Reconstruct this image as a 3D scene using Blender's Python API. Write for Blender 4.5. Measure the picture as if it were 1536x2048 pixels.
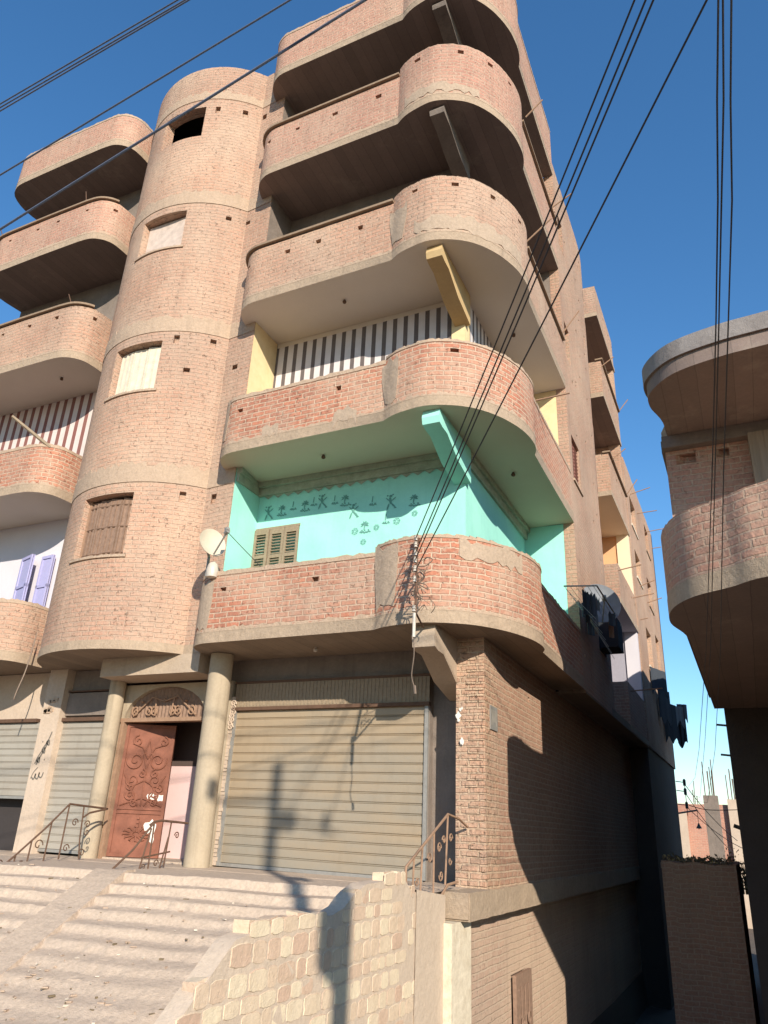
import bpy, bmesh, math, random
from mathutils import Vector, Matrix
random.seed(7)
PI = math.pi
for o in list(bpy.data.objects): bpy.data.objects.remove(o)
sc = bpy.context.scene
C = sc.collection

# ------------------------------------------------------------------ camera
YAW, PITCH, ROLL = -0.450856983, 0.400515475, 0.0449546696
def cam_axes(a, b, c):
    fwd = Vector((math.sin(a)*math.cos(b), math.cos(a)*math.cos(b), math.sin(b)))
    right = Vector((math.cos(a), -math.sin(a), 0)); up = right.cross(fwd)
    return math.cos(c)*right+math.sin(c)*up, -math.sin(c)*right+math.cos(c)*up, fwd
r_, u_, f_ = cam_axes(YAW, PITCH, ROLL)
cd = bpy.data.cameras.new('camera'); cam = bpy.data.objects.new('camera', cd); C.objects.link(cam)
cam.matrix_world = Matrix(((r_.x, u_.x, -f_.x, 0), (r_.y, u_.y, -f_.y, 0), (r_.z, u_.z, -f_.z, 0), (0, 0, 0, 1)))
cd.sensor_fit = 'HORIZONTAL'; cd.sensor_width = 36.0; cd.lens = 1503.148/1536*36
cd.clip_start = 0.05; cd.clip_end = 6000
sc.camera = cam
sc.render.resolution_x = 768; sc.render.resolution_y = 1024

# ------------------------------------------------------------------ light
SUN = Vector((-0.85, 1.0, -0.57)).normalized()          # direction the light travels
el = math.asin(-SUN.z); az = math.atan2(-SUN.x, -SUN.y)  # azimuth from +Y towards +X
W = bpy.data.worlds.new('World'); sc.world = W; W.use_nodes = True
nt = W.node_tree; nt.nodes.clear()
sky = nt.nodes.new('ShaderNodeTexSky'); sky.sky_type = 'NISHITA'; sky.sun_disc = False
sky.sun_elevation = el; sky.sun_rotation = az; sky.altitude = 0; sky.air_density = 1.25; sky.dust_density = 0.15; sky.ozone_density = 5.0
bg = nt.nodes.new('ShaderNodeBackground'); bg.inputs[1].default_value = 0.15
wo = nt.nodes.new('ShaderNodeOutputWorld')
hs_ = nt.nodes.new('ShaderNodeHueSaturation'); hs_.inputs['Saturation'].default_value = 1.15
nt.links.new(sky.outputs[0], hs_.inputs['Color']); nt.links.new(hs_.outputs[0], bg.inputs[0]); nt.links.new(bg.outputs[0], wo.inputs[0])
sd = bpy.data.lights.new('sun', 'SUN'); sd.energy = 5.0; sd.angle = math.radians(0.5); sd.color = (1.0, 0.925, 0.80)
so = bpy.data.objects.new('sun', sd); C.objects.link(so); so.rotation_mode = 'QUATERNION'
so.rotation_quaternion = SUN.to_track_quat('-Z', 'Y')
vs = sc.view_settings; vs.view_transform = 'Standard'; vs.look = 'None'; vs.gamma = 1; vs.use_curve_mapping = False; vs.exposure = 0.38

# ------------------------------------------------------------------ materials
def nd(t, k, **kw):
    n = t.nodes.new(k)
    for a, b in kw.items(): setattr(n, a, b)
    return n
def base(name, rough=0.9, metal=0.0, spec=0.2):
    m = bpy.data.materials.new(name); m.use_nodes = True; t = m.node_tree; t.nodes.clear()
    o = nd(t, 'ShaderNodeOutputMaterial'); p = nd(t, 'ShaderNodeBsdfPrincipled'); t.links.new(p.outputs[0], o.inputs[0])
    p.inputs['Roughness'].default_value = rough; p.inputs['Metallic'].default_value = metal
    p.inputs['Specular IOR Level'].default_value = spec
    return m, t, p
def noise(t, scale, detail=6, rough=0.6, vec=None, stretch=None):
    n = nd(t, 'ShaderNodeTexNoise'); n.inputs['Scale'].default_value = scale; n.inputs['Detail'].default_value = detail; n.inputs['Roughness'].default_value = rough
    if vec is None:
        g = nd(t, 'ShaderNodeNewGeometry'); vec = g.outputs['Position']
    if stretch:
        mp = nd(t, 'ShaderNodeMapping'); mp.inputs['Scale'].default_value = stretch; t.links.new(vec, mp.inputs[0]); vec = mp.outputs[0]
    t.links.new(vec, n.inputs['Vector']); return n.outputs['Fac']
def ramp(t, fac, a, b, ca=(0,0,0,1), cb=(1,1,1,1)):
    n = nd(t, 'ShaderNodeValToRGB'); e = n.color_ramp.elements
    e[0].position = a; e[0].color = ca; e[1].position = b; e[1].color = cb
    t.links.new(fac, n.inputs[0]); return n.outputs[0]
def mix(t, fac, a, b, mode='MIX'):
    n = nd(t, 'ShaderNodeMix', data_type='RGBA', blend_type=mode)
    for s, v in ((0, fac), (6, a), (7, b)):
        if isinstance(v, (int, float)): n.inputs[s].default_value = v
        elif isinstance(v, tuple): n.inputs[s].default_value = (*v[:3], 1)
        else: t.links.new(v, n.inputs[s])
    return n.outputs[2]
def mth(t, op, a, b=None, c=None):
    n = nd(t, 'ShaderNodeMath', operation=op)
    for i, v in enumerate((a, b, c)):
        if v is None: continue
        if isinstance(v, (int, float)): n.inputs[i].default_value = v
        else: t.links.new(v, n.inputs[i])
    return n.outputs[0]
def bump(t, p, h, dist=0.01, strength=1.0):
    b = nd(t, 'ShaderNodeBump'); b.inputs['Distance'].default_value = dist; b.inputs['Strength'].default_value = strength
    t.links.new(h, b.inputs['Height']); t.links.new(b.outputs[0], p.inputs['Normal'])
def plaster(name, col, col2=None, var=0.5, sc_=1.6, bd=0.006, rough=0.92, streak=0.0, fine=0.25):
    m, t, p = base(name, rough)
    col2 = col2 or tuple(c*0.8 for c in col)
    c = mix(t, mth(t, 'MULTIPLY', ramp(t, noise(t, sc_, 8), .35, .68), var), col, col2)
    f = ramp(t, noise(t, 28, 4), .3, .7)
    c = mix(t, fine, c, mix(t, f, tuple(x*.72 for x in col), tuple(min(1, x*1.18) for x in col)))
    if streak:
        s = ramp(t, noise(t, 3.0, 5, vec=None, stretch=(3, 3, .25)), .55, .75)
        c = mix(t, mth(t, 'MULTIPLY', s, streak), c, tuple(x*.5 for x in col2))
    t.links.new(c, p.inputs['Base Color'])
    bump(t, p, mth(t, 'ADD', noise(t, 9, 8), mth(t, 'MULTIPLY', noise(t, 90, 3), .4)), bd)
    return m
def brick(name, c1, c2, mortar, dust, dust_lo=.42, dust_hi=.7, dust_amt=.8, bd=0.012, bw=.235, rh=.079, ms=.013, smear=0.4):
    m, t, p = base(name, .93, spec=.15)
    uv = nd(t, 'ShaderNodeUVMap'); uv.uv_map = 'UVMap'
    n0 = nd(t, 'ShaderNodeTexNoise'); n0.inputs['Scale'].default_value = 4.5; n0.inputs['Detail'].default_value = 4
    t.links.new(uv.outputs[0], n0.inputs['Vector'])
    vm = nd(t, 'ShaderNodeVectorMath', operation='MULTIPLY_ADD'); t.links.new(n0.outputs['Color'], vm.inputs[0])
    vm.inputs[1].default_value = (.045, .028, 0); t.links.new(uv.outputs[0], vm.inputs[2])
    bt = nd(t, 'ShaderNodeTexBrick'); bt.offset = .5; t.links.new(vm.outputs[0], bt.inputs['Vector'])
    for k, v in (('Color1', (*c1, 1)), ('Color2', (*c2, 1)), ('Mortar', (*mortar, 1)), ('Scale', 1.0), ('Mortar Size', ms), ('Mortar Smooth', .35), ('Bias', -.1), ('Brick Width', bw), ('Row Height', rh)):
        bt.inputs[k].default_value = v
    c = bt.outputs['Color']
    # per-area tone and fine grain
    c = mix(t, .35, c, mix(t, ramp(t, noise(t, 33, 5), .35, .65), (.35, .35, .35), (.75, .72, .68)), 'OVERLAY')
    # mortar smeared over the brick faces
    sm = ramp(t, noise(t, 11, 8, .7), .50, .62)
    c = mix(t, mth(t, 'MULTIPLY', sm, smear), c, mortar)
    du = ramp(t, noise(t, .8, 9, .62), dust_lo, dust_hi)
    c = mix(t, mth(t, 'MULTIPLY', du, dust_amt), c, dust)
    st = ramp(t, noise(t, 2.6, 7, .65, stretch=(2.2, 2.2, .22)), .52, .74)
    c = mix(t, mth(t, 'MULTIPLY', st, .30), c, tuple(x*.55 for x in c2))
    pit = ramp(t, noise(t, 17, 4, .75), .60, .70)
    c = mix(t, mth(t, 'MULTIPLY', pit, .45), c, tuple(x*.42 for x in c2))
    bl = ramp(t, noise(t, .45, 6, .6), .38, .66)
    c = mix(t, .42, c, mix(t, bl, (.40, .37, .36), (.62, .60, .56)), 'OVERLAY')
    t.links.new(c, p.inputs['Base Color'])
    h = mth(t, 'SUBTRACT', mth(t, 'ADD', mth(t, 'MULTIPLY', noise(t, 30, 6), .6), mth(t, 'MULTIPLY', noise(t, 6, 5), 1.1)), mth(t, 'ADD', mth(t, 'MULTIPLY', bt.outputs['Fac'], .8), mth(t, 'MULTIPLY', pit, .7)))
    bump(t, p, h, bd)
    return m
def flat(name, col, rough=.6, metal=0.0, var=.25, spec=.3, sc_=14):
    m, t, p = base(name, rough, metal, spec)
    t.links.new(mix(t, mth(t, 'MULTIPLY', ramp(t, noise(t, sc_, 6), .35, .7), var), col, tuple(x*.45 for x in col)), p.inputs['Base Color'])
    bump(t, p, noise(t, 40, 4), .002)
    return m
M = {}
DUST = (.50, .37, .275)
def blocks_mat(name, col, col2, *a, **k):
    m = plaster(name, col, col2, *a, **k); t = m.node_tree; p = [n for n in t.nodes if n.type == 'BSDF_PRINCIPLED'][0]
    l = p.inputs['Base Color'].links[0].from_socket; g = nd(t, 'ShaderNodeNewGeometry')
    t.links.new(mix(t, .7, l, mix(t, g.outputs['Random Per Island'], (.33, .31, .30), (.62, .60, .56)), 'OVERLAY'), p.inputs['Base Color']); return m
M['brick_red'] = brick('brick_red', (.46, .19, .12), (.35, .155, .105), (.52, .37, .27), DUST, .45, .72, .8, smear=.55, bd=.014)
M['brick_tan'] = brick('brick_tan', (.47, .275, .195), (.40, .245, .175), (.455, .32, .235), DUST, .36, .68, .74, smear=.75, bd=.016)
M['brick_pink'] = brick('brick_pink', (.46, .25, .185), (.40, .225, .168), (.48, .335, .25), DUST, .44, .74, .6, smear=.7)
M['brick_side'] = brick('brick_side', (.46, .265, .19), (.39, .235, .165), (.41, .30, .215), DUST, .36, .7, .62, smear=.7)
M['brick_pillar'] = brick('brick_pillar', (.47, .28, .19), (.43, .26, .18), (.50, .36, .25), DUST, .40, .68, .7, bd=.03, smear=.5, ms=.016)
M['brick_dusty'] = brick('brick_dusty', (.47, .31, .235), (.43, .29, .22), (.53, .41, .31), DUST, .25, .55, .85, smear=.85)
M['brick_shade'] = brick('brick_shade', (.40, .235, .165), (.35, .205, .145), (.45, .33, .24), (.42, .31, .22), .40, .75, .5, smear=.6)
M['brick_far'] = brick('brick_far', (.50, .24, .175), (.42, .20, .15), (.5, .33, .25), DUST, .5, .8, .4)
M['concrete'] = plaster('concrete', (.46, .355, .26), (.36, .27, .195), .7, 2.2, .012, streak=.15)
M['band'] = plaster('mortar_band', (.475, .345, .245), (.41, .295, .21), .9, 2.6, .022, fine=.45, streak=.2)
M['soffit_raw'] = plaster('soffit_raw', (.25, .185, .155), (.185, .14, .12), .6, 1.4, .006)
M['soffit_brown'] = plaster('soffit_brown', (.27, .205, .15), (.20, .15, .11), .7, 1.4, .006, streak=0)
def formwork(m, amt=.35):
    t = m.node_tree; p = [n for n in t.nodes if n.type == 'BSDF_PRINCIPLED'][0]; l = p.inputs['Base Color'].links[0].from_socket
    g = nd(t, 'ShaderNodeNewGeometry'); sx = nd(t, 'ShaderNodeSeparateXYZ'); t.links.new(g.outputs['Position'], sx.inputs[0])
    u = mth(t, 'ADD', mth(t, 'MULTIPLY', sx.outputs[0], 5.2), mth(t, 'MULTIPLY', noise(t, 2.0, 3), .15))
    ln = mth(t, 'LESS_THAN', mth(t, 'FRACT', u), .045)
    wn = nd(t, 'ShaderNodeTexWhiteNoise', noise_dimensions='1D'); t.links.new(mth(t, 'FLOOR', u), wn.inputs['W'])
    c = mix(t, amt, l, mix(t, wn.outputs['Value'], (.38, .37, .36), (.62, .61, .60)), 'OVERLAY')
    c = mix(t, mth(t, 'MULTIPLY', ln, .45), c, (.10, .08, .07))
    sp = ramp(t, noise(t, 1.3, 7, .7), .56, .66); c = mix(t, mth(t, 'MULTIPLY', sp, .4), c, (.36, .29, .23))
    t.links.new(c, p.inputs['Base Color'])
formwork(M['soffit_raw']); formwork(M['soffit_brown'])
M['soffit_white'] = plaster('soffit_white', (.70, .62, .52), (.62, .54, .45), .5, .8, .002, fine=.06)
M['soffit_green'] = plaster('soffit_green', (.58, .49, .36), (.50, .43, .32), .5, .8, .002, fine=.06)
M['teal'] = plaster('teal_paint', (.37, .76, .64), (.28, .62, .52), .8, 1.1, .003, fine=.08, streak=.10)
M['yellow'] = plaster('yellow_paint', (.76, .60, .35), (.68, .51, .27), .9, 7.0, .002, fine=.2)
M['ochre'] = plaster('ochre_paint', (.54, .38, .19), (.46, .31, .15), .8, 5.0, .003, fine=.2)
M['lilac'] = plaster('lilac_paint', (.62, .58, .64), (.56, .52, .60), .4, 2, .002, fine=.05)
M['lilac_shaded'] = plaster('lilac_shaded', (.34, .32, .36), (.28, .265, .30), .5, 2, .003)  # white-lilac wall darkened in colour to carry its shade
M['white_wall'] = plaster('white_wall', (.62, .58, .60), (.54, .50, .53), .4, 2, .002, fine=.05)
M['cream'] = plaster('cream_paint', (.74, .60, .42), (.68, .54, .36), .4, 2, .002, fine=.05)
M['orange'] = plaster('orange_paint', (.62, .36, .19), (.56, .33, .18), .4, 2, .002, fine=.05)
M['pink'] = plaster('pink_paint', (.72, .50, .47), (.66, .45, .43), .4, 2, .002, fine=.05)
M['cornice'] = plaster('cornice', (.42, .44, .34), (.24, .27, .20), .9, 6, .02)
M['column'] = plaster('column_plaster', (.43, .345, .245), (.35, .275, .19), .8, 2.0, .006, fine=.25, streak=.35)
M['plaster_dirty'] = plaster('plaster_dirty', (.55, .43, .33), (.46, .35, .26), .7, 1.8, .01, streak=.15)
M['whitewash'] = plaster('whitewash', (.72, .62, .47), (.50, .40, .28), .8, 9, .012, streak=.3)
M['shaded_wall'] = plaster('shaded_wall', (.075, .062, .055), (.05, .042, .04), .6, 1.6, .01)  # near-black wall colour carries the deep shade of the alley
M['limestone'] = blocks_mat('limestone', (.65, .515, .38), (.57, .44, .31), .7, 4.5, .012, fine=.3)
M['lime_mortar'] = plaster('lime_mortar', (.57, .445, .335), (.50, .385, .285), .7, 5, .012, fine=.3)
M['dirt'] = plaster('dirt', (.46, .34, .25), (.37, .27, .20), .9, 1.1, .02, fine=.45)
M['plaster_patch'] = plaster('plaster_patch', (.44, .33, .24), (.36, .27, .195), .8, 5, .018, fine=.5, streak=.2)
M['street'] = plaster('street_dirt', (.17, .135, .105), (.12, .095, .075), .9, 1.1, .02, fine=.45)
M['step'] = plaster('step_dust', (.53, .41, .31), (.45, .345, .26), .9, 3.2, .02, fine=.55)
M['interior'] = plaster('interior_dark', (.05, .042, .04), None, .4, 2, .002)  # near-black stands in for the darkness of unlit rooms
M['interior_brown'] = plaster('interior_brown', (.10, .07, .06), None, .4, 2, .002)
M['grey_slab'] = plaster('grey_slab', (.29, .255, .235), (.17, .145, .13), .8, 3, .012)
M['concrete_and_shade'] = plaster('concrete_and_shade', (.25, .20, .165), (.15, .12, .10), .8, 2.5, .014, streak=.3)  # concrete tone, also lent to other walls as painted shade
M['wood_old'] = flat('wood_old', (.33, .25, .17), .8, 0, .5, .2, 22)
M['wood_brown'] = flat('wood_brown', (.29, .185, .13), .8, 0, .5, .2, 18)
M['wood_white'] = flat('wood_white', (.68, .60, .47), .8, 0, .35, .2, 8)
M['wood_pale'] = flat('wood_pale', (.60, .48, .40), .8, 0, .45, .2, 8)
M['lilac_shutter'] = flat('lilac_shutter', (.42, .40, .62), .6, 0, .15)
M['red_shutter'] = flat('red_shutter', (.34, .14, .10), .7, 0, .3)
M['plank'] = flat('plank', (.30, .21, .14), .85, 0, .5, .2, 20)
M['rust'] = flat('rust', (.15, .085, .055), .8, .2, .5)
M['rust_light'] = flat('rust_light', (.36, .22, .14), .8, .1, .4)
M['door_red'] = flat('door_red', (.27, .105, .065), .7, .05, .75, .25, 5)
M['white_paint'] = flat('white_paint', (.75, .70, .62), .7, 0, .3)
M['steel_grey'] = flat('steel_grey', (.33, .31, .28), .55, .3, .35)
M['porcelain'] = flat('porcelain', (.55, .48, .40), .35, 0, .2, .5)
M['cable'] = flat('cable', (.06, .055, .055), .6, 0, .2)
M['cable_blue'] = flat('cable_blue', (.10, .115, .16), .5, 0, .2)
M['bare_wire'] = flat('bare_wire', (.22, .16, .12), .6, .2, .3)
M['dish'] = flat('dish_paint', (.60, .50, .38), .6, 0, .25, .3, 5)
M['dish_grey'] = flat('dish_grey', (.22, .235, .26), .6, 0, .5, .3, 5)
M['cloth_dark'] = flat('cloth_dark', (.030, .036, .045), .9, 0, .3)  # this and the next two cloth tones are lowered to carry shade
M['cloth_grey'] = flat('cloth_grey', (.06, .07, .085), .9, 0, .3)
M['cloth_pale'] = flat('cloth_pale', (.14, .145, .15), .9, 0, .3)
M['ink'] = flat('ink', (.13, .32, .27), .8, 0, .2)
M['ink_light'] = flat('ink_light', (.17, .40, .34), .8, 0, .2)
M['soot'] = flat('soot', (.17, .15, .125), .8, 0, .3)
M['pole_wood'] = flat('pole_wood', (.20, .16, .12), .8, 0, .4)
M['leaf'] = flat('dry_leaf', (.20, .15, .09), .8, 0, .5)
M['leaf_gold'] = flat('dry_leaf_gold', (.55, .42, .20), .8, 0, .4)
M['brick_solid'] = flat('brick_solid', (.42, .22, .15), .9, 0, .3)
M['litter_w'] = flat('litter_pale', (.6, .52, .42), .8, 0, .3)
def mat_shutter(name, ca, cb, lo=.35, hi=.65, grad=0):
    m, t, p = base(name, .6, .15, .3)
    n = noise(t, .9, 7, .6, stretch=(.6, 1, 1.6))
    if grad:
        g = nd(t, 'ShaderNodeNewGeometry'); sx = nd(t, 'ShaderNodeSeparateXYZ'); t.links.new(g.outputs['Position'], sx.inputs[0])
        n = mth(t, 'ADD', n, mth(t, 'MULTIPLY', mth(t, 'SUBTRACT', sx.outputs[2], .35), grad))
    c = mix(t, ramp(t, n, lo, hi), ca, cb)
    c = mix(t, mth(t, 'MULTIPLY', ramp(t, noise(t, 5, 6, .7, stretch=(1, 1, .3)), .5, .75), .3), c, tuple(x*.6 for x in cb))
    t.links.new(c, p.inputs['Base Color']); bump(t, p, noise(t, 25, 5), .002)
    return m
M['shutter_big'] = mat_shutter('shutter_big', (.29, .26, .21), (.37, .28, .185), .30, .62, .12)
M['shutter_grey'] = mat_shutter('shutter_grey', (.40, .36, .30), (.36, .31, .25))
def mat_stripe(name, ca, cb, period, duty):
    m, t, p = base(name, .85)
    uv = nd(t, 'ShaderNodeUVMap'); uv.uv_map = 'UVMap'; sx = nd(t, 'ShaderNodeSeparateXYZ'); t.links.new(uv.outputs[0], sx.inputs[0])
    f = mth(t, 'LESS_THAN', mth(t, 'FRACT', mth(t, 'DIVIDE', sx.outputs[0], period)), duty)
    c = mix(t, f, ca, cb); c = mix(t, mth(t, 'MULTIPLY', ramp(t, noise(t, 6, 6), .4, .7), .15), c, (.3, .25, .2))
    t.links.new(c, p.inputs['Base Color']); bump(t, p, noise(t, 30, 4), .002); return m
M['stripe_black'] = mat_stripe('stripe_black', (.66, .60, .58), (.13, .105, .10), .205, .40)
M['stripe_brown'] = mat_stripe('stripe_brown', (.66, .56, .52), (.24, .10, .085), .245, .42)
def mat_board(name, col):
    m, t, p = base(name, .9)
    n = noise(t, 2.2, 6, .6, stretch=(6, 6, .35))
    c = mix(t, ramp(t, n, .35, .65), col, tuple(x*.72 for x in col)); t.links.new(c, p.inputs['Base Color'])
    bump(t, p, n, .03); return m
M['board_concrete'] = mat_board('board_concrete', (.36, .275, .20))
M['fascia'] = plaster('fascia_rough', (.43, .32, .225), (.30, .225, .16), .8, 4.0, .02, fine=.45, streak=.25)

# ------------------------------------------------------------------ mesh helpers
class MB:
    def __init__(s): s.f = []
    def face(s, pts, uv=None, mi=0):
        if uv is None:
            a, b, c = Vector(pts[0]), Vector(pts[1]), Vector(pts[-1]); n = (b-a).cross(c-a)
            if abs(n.z) > .7*n.length: uv = [(p[0], p[1]) for p in pts]
            elif abs(n.x) > abs(n.y): uv = [(p[1], p[2]) for p in pts]
            else: uv = [(p[0], p[2]) for p in pts]
        s.f.append(([tuple(p) for p in pts], uv, mi))
    def box(s, x0, x1, y0, y1, z0, z1, mi=0, skip=''):
        P = lambda i, j, k: ((x0, x1)[i], (y0, y1)[j], (z0, z1)[k])
        for key, q in (('y', ((0,0,0),(1,0,0),(1,0,1),(0,0,1))), ('x', ((1,0,0),(1,1,0),(1,1,1),(1,0,1))), ('Y', ((1,1,0),(0,1,0),(0,1,1),(1,1,1))),
                       ('X', ((0,1,0),(0,0,0),(0,0,1),(0,1,1))), ('t', ((0,0,1),(1,0,1),(1,1,1),(0,1,1))), ('b', ((0,1,0),(1,1,0),(1,0,0),(0,0,0)))):
            if key not in skip: s.face([P(*c) for c in q], None, mi)
    def obox(s, c, ax, ay, az, mi=0):
        c = Vector(c); ax = Vector(ax); ay = Vector(ay); az = Vector(az)
        P = lambda i, j, k: c+ax*i+ay*j+az*k
        for q in (((-1,-1,-1),(1,-1,-1),(1,-1,1),(-1,-1,1)), ((1,-1,-1),(1,1,-1),(1,1,1),(1,-1,1)), ((1,1,-1),(-1,1,-1),(-1,1,1),(1,1,1)),
                  ((-1,1,-1),(-1,-1,-1),(-1,-1,1),(-1,1,1)), ((-1,-1,1),(1,-1,1),(1,1,1),(-1,1,1)), ((-1,1,-1),(1,1,-1),(1,-1,-1),(-1,-1,-1))):
            s.face([P(*k) for k in q], None, mi)
    def tube(s, pts, r, n=6, mi=0, caps=True):
        pts = [Vector(p) for p in pts]; rs = r if isinstance(r, (list, tuple)) else [r]*len(pts)
        rings = []; ref = None
        for i, p in enumerate(pts):
            d = (pts[min(i+1, len(pts)-1)]-pts[max(i-1, 0)]).normalized()
            if ref is None: ref = Vector((0, 0, 1)) if abs(d.z) < .9 else Vector((1, 0, 0))
            a = (ref-d*ref.dot(d)).normalized(); b = d.cross(a); ref = a
            rings.append([p+(a*math.cos(2*PI*k/n)+b*math.sin(2*PI*k/n))*rs[i] for k in range(n)])
        for i in range(len(rings)-1):
            for k in range(n):
                k2 = (k+1) % n; s.face([rings[i][k], rings[i][k2], rings[i+1][k2], rings[i+1][k]], None, mi)
        if caps: s.face(rings[0][::-1], None, mi); s.face(rings[-1], None, mi)
    def lathe(s, cx, cy, prof, n=24, a0=0, a1=2*PI, mi=0):
        for i in range(len(prof)-1):
            for k in range(n):
                t0 = a0+(a1-a0)*k/n; t1 = a0+(a1-a0)*(k+1)/n
                P = lambda pr, t: (cx+pr[0]*math.cos(t), cy+pr[0]*math.sin(t), pr[1])
                R = prof[i][0]
                s.face([P(prof[i], t0), P(prof[i], t1), P(prof[i+1], t1), P(prof[i+1], t0)], [(R*t0, prof[i][1]), (R*t1, prof[i][1]), (R*t1, prof[i+1][1]), (R*t0, prof[i+1][1])], mi)
    def prism(s, poly, z0, z1, mi=0, mb=None, mt=None, top=True, bottom=True):
        n = len(poly); L = 0
        if bottom: s.face([(x, y, z0) for x, y in poly][::-1], None, mi if mb is None else mb)
        if top: s.face([(x, y, z1) for x, y in poly], None, mi if mt is None else mt)
        for i in range(n):
            a, b = poly[i], poly[(i+1) % n]; d = math.hypot(b[0]-a[0], b[1]-a[1])
            s.face([(a[0], a[1], z0), (b[0], b[1], z0), (b[0], b[1], z1), (a[0], a[1], z1)], [(L, z0), (L+d, z0), (L+d, z1), (L, z1)], mi); L += d
    def wall(s, path, z0, z1, th, holes=(), jit=0.0, step=None, mi=0, bottom=False, seed=1, uo=0.0, top=True):
        """upright wall; the outer face lies to the right of the walking direction. holes: (s0, s1, za, zb, depth or None for through)"""
        rnd = random.Random(seed); n = len(path); P = [Vector((x, y)) for x, y in path]
        nr = []
        for i in range(n):
            ds = []
            if i > 0: ds.append((P[i]-P[i-1]).normalized())
            if i < n-1: ds.append((P[i+1]-P[i]).normalized())
            ns = [Vector((-d.y, d.x)) for d in ds]
            a = sum(ns, Vector((0, 0))).normalized(); nr.append(a/max(.35, a.dot(ns[0])))
        S = [0]
        for i in range(1, n): S.append(S[-1]+(P[i]-P[i-1]).length)
        def at(q):
            for i in range(n-1):
                if q <= S[i+1]+1e-9 or i == n-2:
                    f = (q-S[i])/max(1e-9, S[i+1]-S[i]); return P[i].lerp(P[i+1], f), nr[i].lerp(nr[i+1], f)
        ss = set(S)
        for h in holes: ss.add(h[0]); ss.add(h[1])
        if step:
            k = 0.0
            while k < S[-1]: ss.add(k); k += step
        ss = sorted(ss); o = [ss[0]]
        for q in ss[1:]:
            if q-o[-1] > .004: o.append(q)
        ss = o
        zz = sorted(set([z0, z1]+[h[2] for h in holes]+[h[3] for h in holes]))
        tj = {q: (rnd.uniform(-jit, jit*.6) if jit else 0) for q in ss}
        def pt(q, z, dep): 
            p, nn = at(q); w = p+nn*dep
            return (w.x, w.y, z+(tj.get(q, 0) if z == z1 else 0))
        for a, b in zip(ss, ss[1:]):
            for c, d in zip(zz, zz[1:]):
                hm = [h for h in holes if h[0] < (a+b)/2 < h[1] and h[2] < (c+d)/2 < h[3]]
                uv = [(a+uo, c), (b+uo, c), (b+uo, d), (a+uo, d)]
                if not hm:
                    s.face([pt(a, c, 0), pt(b, c, 0), pt(b, d, 0), pt(a, d, 0)], uv, mi)
                    s.face([pt(b, c, th), pt(a, c, th), pt(a, d, th), pt(b, d, th)], [uv[1], uv[0], uv[3], uv[2]], mi)
                else:
                    h = hm[0]; dp = th if h[4] is None else h[4]
                    if h[4] is not None:
                        s.face([pt(a, c, dp), pt(b, c, dp), pt(b, d, dp), pt(a, d, dp)], uv, mi)
                        s.face([pt(b, c, th), pt(a, c, th), pt(a, d, th), pt(b, d, th)], [uv[1], uv[0], uv[3], uv[2]], mi)
                    if abs(c-h[2]) < 1e-6: s.face([pt(a, c, dp), pt(b, c, dp), pt(b, c, 0), pt(a, c, 0)][::-1], [(a, c), (b, c), (b, c+.1), (a, c+.1)], mi)
                    if abs(d-h[3]) < 1e-6: s.face([pt(a, d, dp), pt(b, d, dp), pt(b, d, 0), pt(a, d, 0)], [(a, d), (b, d), (b, d+.1), (a, d+.1)], mi)
                    if abs(a-h[0]) < .006: s.face([pt(a, c, 0), pt(a, c, dp), pt(a, d, dp), pt(a, d, 0)], [(a, c), (a+dp, c), (a+dp, d), (a, d)], mi)
                    if abs(b-h[1]) < .006: s.face([pt(b, c, dp), pt(b, c, 0), pt(b, d, 0), pt(b, d, dp)], [(b, c), (b+dp, c), (b+dp, d), (b, d)], mi)
            if top: s.face([pt(a, z1, 0), pt(b, z1, 0), pt(b, z1, th), pt(a, z1, th)], [(a, 0), (b, 0), (b, th), (a, th)], mi)
            if bottom: s.face([pt(a, z0, th), pt(b, z0, th), pt(b, z0, 0), pt(a, z0, 0)], [(a, 0), (b, 0), (b, th), (a, th)], mi)
        a, b = ss[0], ss[-1]
        s.face([pt(a, z0, th), pt(a, z0, 0), pt(a, z1, 0), pt(a, z1, th)], [(0, z0), (th, z0), (th, z1), (0, z1)], mi)
        s.face([pt(b, z0, 0), pt(b, z0, th), pt(b, z1, th), pt(b, z1, 0)], [(0, z0), (th, z0), (th, z1), (0, z1)], mi)
def mesh_of(name, mb, mats, smooth=True):
    me = bpy.data.meshes.new(name); bm = bmesh.new(); uvl = bm.loops.layers.uv.new('UVMap')
    for pts, uv, mi in mb.f:
        vs_ = [bm.verts.new(p) for p in pts]
        try: f = bm.faces.new(vs_)
        except ValueError: continue
        f.material_index = mi
        for l, w in zip(f.loops, uv): l[uvl].uv = w
    bmesh.ops.remove_doubles(bm, verts=bm.verts, dist=.0004)
    bmesh.ops.dissolve_degenerate(bm, dist=.0002, edges=bm.edges)
    if smooth:
        for f in bm.faces: f.smooth = True
        for e in bm.edges: e.smooth = len(e.link_faces) == 2 and e.calc_face_angle(3) < .55
    bm.to_mesh(me); bm.free()
    for k in (mats if isinstance(mats, (list, tuple)) else [mats]): me.materials.append(M[k])
    return me
def tag(o, label=None, cat=None, group=None, kind=None):
    for k, v in (('label', label), ('category', cat), ('group', group), ('kind', kind)):
        if v: o[k] = v
    return o
def obj(name, mb, mats, parent=None, smooth=True, label=None):
    o = bpy.data.objects.new(name, mesh_of(name, mb, mats, smooth)); C.objects.link(o)
    if parent is not None:
        o.parent = parent
        w = Vector((0, 0, 0)); q = parent
        while q is not None: w += q.location; q = q.parent
        o.location = -w
    if label: o['label'] = label
    return o
def thing(name, label, cat, loc, group=None):
    o = bpy.data.objects.new(name, None); C.objects.link(o); o.location = loc; o.empty_display_size = .2
    return tag(o, label, cat, group)
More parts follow.
